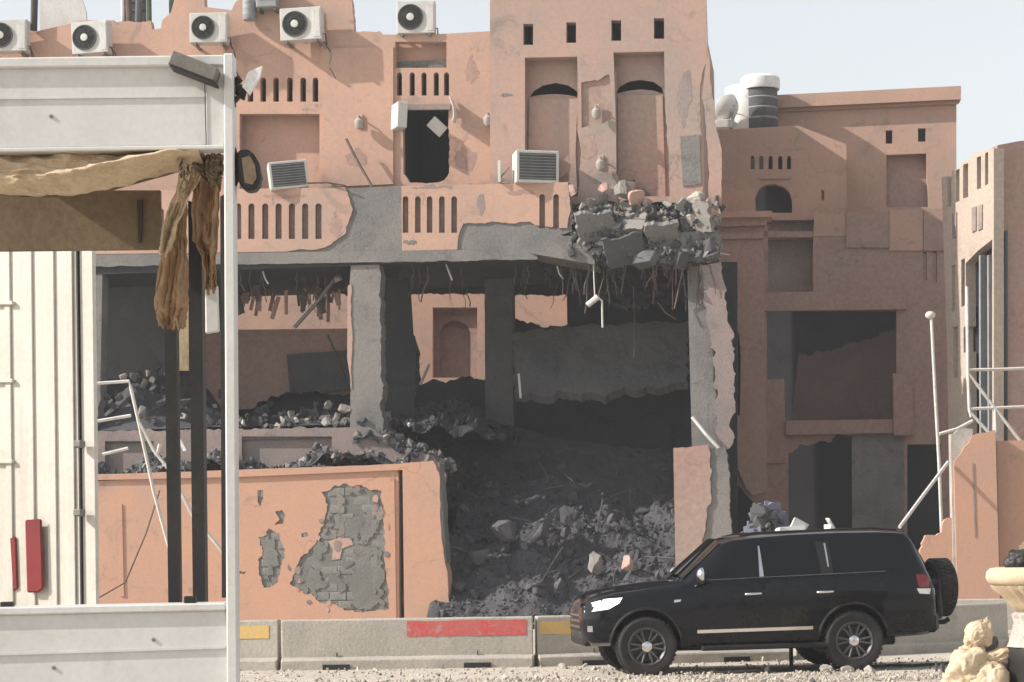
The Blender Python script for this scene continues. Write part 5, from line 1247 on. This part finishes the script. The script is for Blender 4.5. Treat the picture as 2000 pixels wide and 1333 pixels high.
# wheels
def wheel(cx, cy, cz, side, name, axis='y', par=None, spare=False):
    par = par or car
    R0 = .405; e = bpy.data.objects.new(name, None); col.objects.link(e); e.parent = par; e.location = (cx, cy, cz)
    e.empty_display_size = .1
    if side < 0: e.rotation_euler = (0, 0, math.pi)
    if axis == 'x': e.rotation_euler = (0, 0, R(90 + 6))
    w = .145
    tp = [(.245, -w * .82), (.30, -w), (.365, -w * .98), (.395, -w * .78), (R0 - .006, -w * .6), (R0 - .006, w * .6), (.395, w * .78), (.365, w * .98), (.30, w), (.245, w * .82)]
    tm = MB(); tm.lathe(tp, 48, 'y', closed=True)
    for k in range(40):
        a = 2 * math.pi * k / 40
        for s2, o2 in ((-1, 0), (0, .5), (1, 0)):
            aa = a + o2 * 2 * math.pi / 40; m3 = Matrix.Rotation(-aa, 3, 'Y')
            tm.box(m3 @ Vector((R0 - .002, s2 * w * .55, 0)), (.018, w * .44, .04), m3)
    tm.build('tyre', M['rubber'], e, smooth=35)
    rm = MB(); rm.lathe([(.25, w * .82), (.262, w * .9), (.25, w * .95), (.225, w * .78), (.21, w * .2), (.21, -w * .8), (.25, -w * .82)], 40, 'y', closed=True)
    rim = rm.build('rim', M['alloy'], e, smooth=35)
    dm = MB(); dm.lathe([(.205, -.01), (.205, .0)], 32, 'y'); dm.build('brake_disc', M['acdark'], e)
    sp = MB()
    for k in range(12):
        a = 2 * math.pi * (k // 2) / 6 + (-.14 if k % 2 else .14); b = 2 * math.pi * (k // 2) / 6 + (-.2 if k % 2 else .2)
        p0 = Vector((.055 * math.cos(a), w * .62, .055 * math.sin(a))); p1 = Vector((.232 * math.cos(b), w * .80, .232 * math.sin(b)))
        sp.tube([p0, p0.lerp(p1, .5) + Vector((0, .006, 0)), p1], .021, 6, .017)
    sp.build('spokes', M['alloy'], e, smooth=50)
    hb = MB(); hb.lathe([(.075, w * .45), (.072, w * .74), (.055, w * .82), (.01, w * .86)], 20, 'y'); hb.build('hub_cap', M['chrome'], e, smooth=40)
    return e
for ax in AX:
    for sd_ in (1, -1): wheel(ax, sd_ * .86, .405, sd_, 'wheel')
spare = wheel(-2.68, .12, 1.08, 1, 'spare_wheel', axis='x')
sc_ = MB(); sc_.tube([(-2.4, .74, .72), (-2.52, .70, .72), (-2.53, .60, .95), (-2.54, .2, 1.08)], .045, 8); sc_.tube([(-2.36, .74, 1.16), (-2.50, .72, 1.18), (-2.53, .5, 1.14), (-2.54, .2, 1.10)], .04, 8); sc_.tube([(-2.50, .72, .66), (-2.50, .72, 1.22)], .035, 8)
sc_.build('wheel_carrier', M['carplastic'], car, smooth=50)
MB().tube([(-2.4, .3, .60), (-2.7, .3, .60), (-2.76, .3, .64)], .035, 6).build('tow_hook', M['carplastic'], car)
MB().box((-2.47, -.3, .78), (.02, .5, .13)).build('number_plate', M['acwhite'], car)

# ================================================================== loose ground stones
rnd = random.Random(21); mb = MB()
for i in range(5200):
    y = 26.5 + 6.0 * rnd.random(); x = (rnd.uniform(-80, 2080) - 1000) / 4200 * y
    s_ = .010 + .03 * rnd.random() ** 3 + (.06 * rnd.random() if rnd.random() < .02 else 0)
    mb.mi = 0 if rnd.random() < .8 else 1
    mb.chunk((x, y, s_ * .2), (s_ * rnd.uniform(1, 1.8), s_ * 1.2, s_ * .8), rnd)
# drifts of gravel along the bottom of the picture and at the barrier feet
for i in range(5200):
    y = 26.9 + 1.7 * rnd.random() ** 1.5; x = (rnd.uniform(420, 2080) - 1000) / 4200 * y
    s_ = .010 + .035 * rnd.random() ** 3
    hgt = .08 * max(0, noise.noise(Vector((x * .8, y * 1.2, 2.2))) + .25)
    mb.mi = rnd.choice((0, 0, 0, 0, 2))
    mb.chunk((x, y, rnd.random() * hgt + s_ * .2), (s_ * rnd.uniform(1, 1.8), s_ * 1.2, s_ * .8), rnd)
o = mb.build('gravel', [M['gravel'], M['rubble'], M['rubble_pale']]); tag(o, 'pale gravel and broken stone strewn over the foreground', 'gravel', kind='stuff'); 
for (px, py, s_, lb) in [(1610, 1316, .20, 'white stone lying under the rear wheel of the car'), (1660, 1322, .18, 'grey white stone in front of the rear wheel'), (1500, 1290, .14, 'dark stone between the two car wheels'),
                         (1100, 1290, .16, 'stone in front of the barrier beside the car nose'), (1700, 1325, .15, 'small pale stone right of the rear wheel')]:
    lone_chunk('ground_stone', 'rubble_pale' if 'dark' not in lb else 'rubble_dark', at(px, py, 29.0 if px != 1100 else 31.0) * Vector((1, 1, 0)) + Vector((0, 0, .04)), (s_ * 1.4, s_, s_ * .8), lb, None, rnd, 'stone')
# a low dark kerb rail behind the wheels
o = MB(); a, b = Vector((at(1330, 1318, 29.0).x, 28.75, .03)), Vector((at(1870, 1300, 30.2).x, 30.3, .03))
o.tube([a.lerp(b, k / 12) + Vector((0, .03 * math.sin(k * 1.7), .006 * math.sin(k * 2.3))) for k in range(13)], .022, 6); o = o.build('black_cable', M['wire']); tag(o, 'black cable lying across the ground beside the car wheels', 'cable')
for (px, py0, Y, lb) in [(1545, 1266, 30.6, 'short dark stake under the middle of the car'), (1841, 1297, 28.6, 'short dark stake in the gravel left of the sacks'), (1829, 1305, 28.9, 'thin dark peg beside the stake left of the sacks')]:
    t_ = at(px, py0, Y); o = MB(); o.tube([Vector((t_.x, Y, -.02)), Vector((t_.x, Y, max(.12, t_.z)))], .03 if '1829' not in str(px) else .018, 8); o = o.build('ground_stake', M['acdark']); tag(o, lb, 'stake')

# ================================================================== sacks at the lower right
def lump(name, label, c, size, seed, mat='sack', cat='sack', parent=None, rot=(0, 0, 0), tie=None):
    bm = bmesh.new(); bmesh.ops.create_icosphere(bm, subdivisions=5, radius=1)
    for v in bm.verts:
        p = v.co.copy(); q = p * 1.2 + Vector((seed * 3.1, 0, seed))
        k = 1 + .26 * noise.noise(q) + .10 * noise.noise(q * 2.3)
        rdg = 1 - abs(noise.noise(q * 2.1 + Vector((5, 1, 2)))) * 2.2
        k += .10 * max(0, rdg) ** 3 + .015 * noise.noise(q * 7)
        e = 4.0; sq = (abs(p.x) ** e + abs(p.y) ** e + abs(p.z) ** e) ** (-1 / e)
        k *= .55 + .45 * sq
        if tie:                                    # a gathered neck on top
            t = max(0, p.z - .55) / .45; k *= 1 + t * .5; p = Vector((p.x * (1 - .75 * t), p.y * (1 - .75 * t), p.z))
        v.co = Vector((p.x * size[0], p.y * size[1], p.z * size[2])) * k
    me2 = bpy.data.meshes.new(name); bm.to_mesh(me2); bm.free(); me2.materials.append(M[mat])
    for p in me2.polygons: p.use_smooth = True
    o = link(name, me2, parent); o.location = c; o.rotation_euler = rot
    if parent is None: tag(o, label, cat, 'cream sacks')
    return o
SY = 25.0
def sat(px, py, dy=0): return at(px, py, SY + dy)
lump('cloth_sack', 'large cream sack low on the left of the lumpy pile', sat(1896, 1300), (.21, .19, .22), 1.3, rot=(.1, -.3, .4))
lump('cloth_sack', 'knotted cream sack on top of the lumpy pile', sat(1910, 1243, .05), (.15, .14, .15), 2.6, rot=(0, .5, .2), tie=True)
lump('cloth_sack', 'tan folded sack on the right of the lumpy pile', sat(1946, 1284, .05), (.20, .16, .10), 3.9, rot=(0, -.25, .3))
lump('cloth_sack', 'cream sack at the lower right of the lumpy pile', sat(1932, 1338, -.1), (.22, .2, .24), 4.2, rot=(.2, .4, 1.0))
lump('cloth_sack', 'grey sack wedged in the middle of the lumpy pile', sat(1926, 1262, .12), (.12, .12, .13), 5.7, 'rubble', rot=(0, .2, 0))
lump('cloth_sack', 'base sack on the ground under the lumpy pile', Vector((sat(1905, 1300).x, SY + .05, .12)), (.34, .26, .22), 6.5)
# stone urn cut by the right edge
UX = 2052
st = empty('stone_urn', 'cream stone urn with thick rim on a fluted stem at the right edge', 'urn', Vector((at(UX, 1300, SY).x, SY, 0)))
def uz(py): return at(UX, py + 0, SY).z
rr_ = lambda px: (UX - px) / 4200 * SY
zr, zb_ = uz(1110), uz(1280)
def urn_part(name, prof_, mat, flute=0.0, nf=26):
    mb = MB(); N = 104; vs = []; fs = []
    for (r_, z) in prof_:
        for j in range(N):
            a = 2 * math.pi * j / N; k = r_ * (1 + flute * abs(math.sin(a * nf / 2)) + .03 * noise.noise(Vector((math.cos(a) * 2, math.sin(a) * 2, z * 6))))
            vs.append((k * math.cos(a), k * math.sin(a), z))
    for i in range(len(prof_) - 1):
        for j in range(N): fs.append((i * N + j, i * N + (j + 1) % N, (i + 1) * N + (j + 1) % N, (i + 1) * N + j))
    fs.append(tuple(range(N))[::-1]); fs.append(tuple((len(prof_) - 1) * N + j for j in range(N)))
    mb.add(vs, fs); return mb.build(name, M[mat], st, smooth=60)
urn_part('bowl', [(rr_(1992), uz(1196)), (rr_(1980), uz(1180)), (rr_(1966), uz(1163)), (rr_(1950), uz(1150)), (rr_(1945), uz(1142))], 'sack', .06)
urn_part('rim', [(rr_(1946), uz(1143)), (rr_(1936), uz(1138)), (rr_(1930), uz(1128)), (rr_(1931), uz(1116)), (rr_(1938), uz(1109)), (rr_(1950), uz(1107)), (rr_(1966), uz(1110)), (.1, uz(1116))], 'sack')
urn_part('stem', [(rr_(1970), uz(1262)), (rr_(1974), uz(1250)), (rr_(1984), uz(1236)), (rr_(1988), uz(1215)), (rr_(1984), uz(1200)), (rr_(1990), uz(1195))], 'rubble_pale', .09, 18)
urn_part('base', [(rr_(1966), 0.0), (rr_(1966), uz(1290)), (rr_(1964), uz(1282)), (rr_(1968), uz(1262))], 'blackpaint')
lump('dark_bundle', '', (-.28, 0, zr + .07), (.20, .18, .16), 8.3, 'blackpaint', parent=st)
lump('dark_bundle', '', (-.08, .1, zr + .16), (.22, .2, .18), 9.1, 'board', parent=st)

# blue grey cloth on a low heap behind the car
r7 = random.Random(8); mb = MB(); cb = at(1485, 1085, 42)
for i in range(500):
    a = r7.uniform(-.9, .9); h = 2.75 * (1 - abs(a - .1) / 1.25) ** .8; z = r7.random() ** .7 * h; s_ = .06 + .26 * r7.random() ** 2; mb.mi = r7.choice((0, 1, 2, 2))
    mb.chunk((cb.x + a, 42 + r7.uniform(-.5, .5), z), (s_ * 1.4, s_, s_), r7)
o = mb.build('rubble_heap', [M['rubble_dark'], M['rubble'], M['bluecloth']]); tag(o, 'blue grey rubble mound between the car roof and the grey pier', 'rubble', kind='stuff')
# ================================================================== dusty air
hz = MB(); hz.box2((-250, -50, -1.0), (250, 390, 18.6)); hz = hz.build('haze', [])
hm, hnt, hb = principled('dusty_air'); hnt.nodes.remove(hb)
hv = hnt.nodes.new('ShaderNodeVolumePrincipled'); hv.inputs['Color'].default_value = (.93, .93, .95, 1); hv.inputs['Density'].default_value = .0008; hv.inputs['Anisotropy'].default_value = .1
hnt.links.new(hv.outputs[0], hnt.nodes['Material Output'].inputs['Volume'])
hz.data.materials.append(hm); tag(hz, 'thin dusty haze hanging over the street', None, kind='stuff')
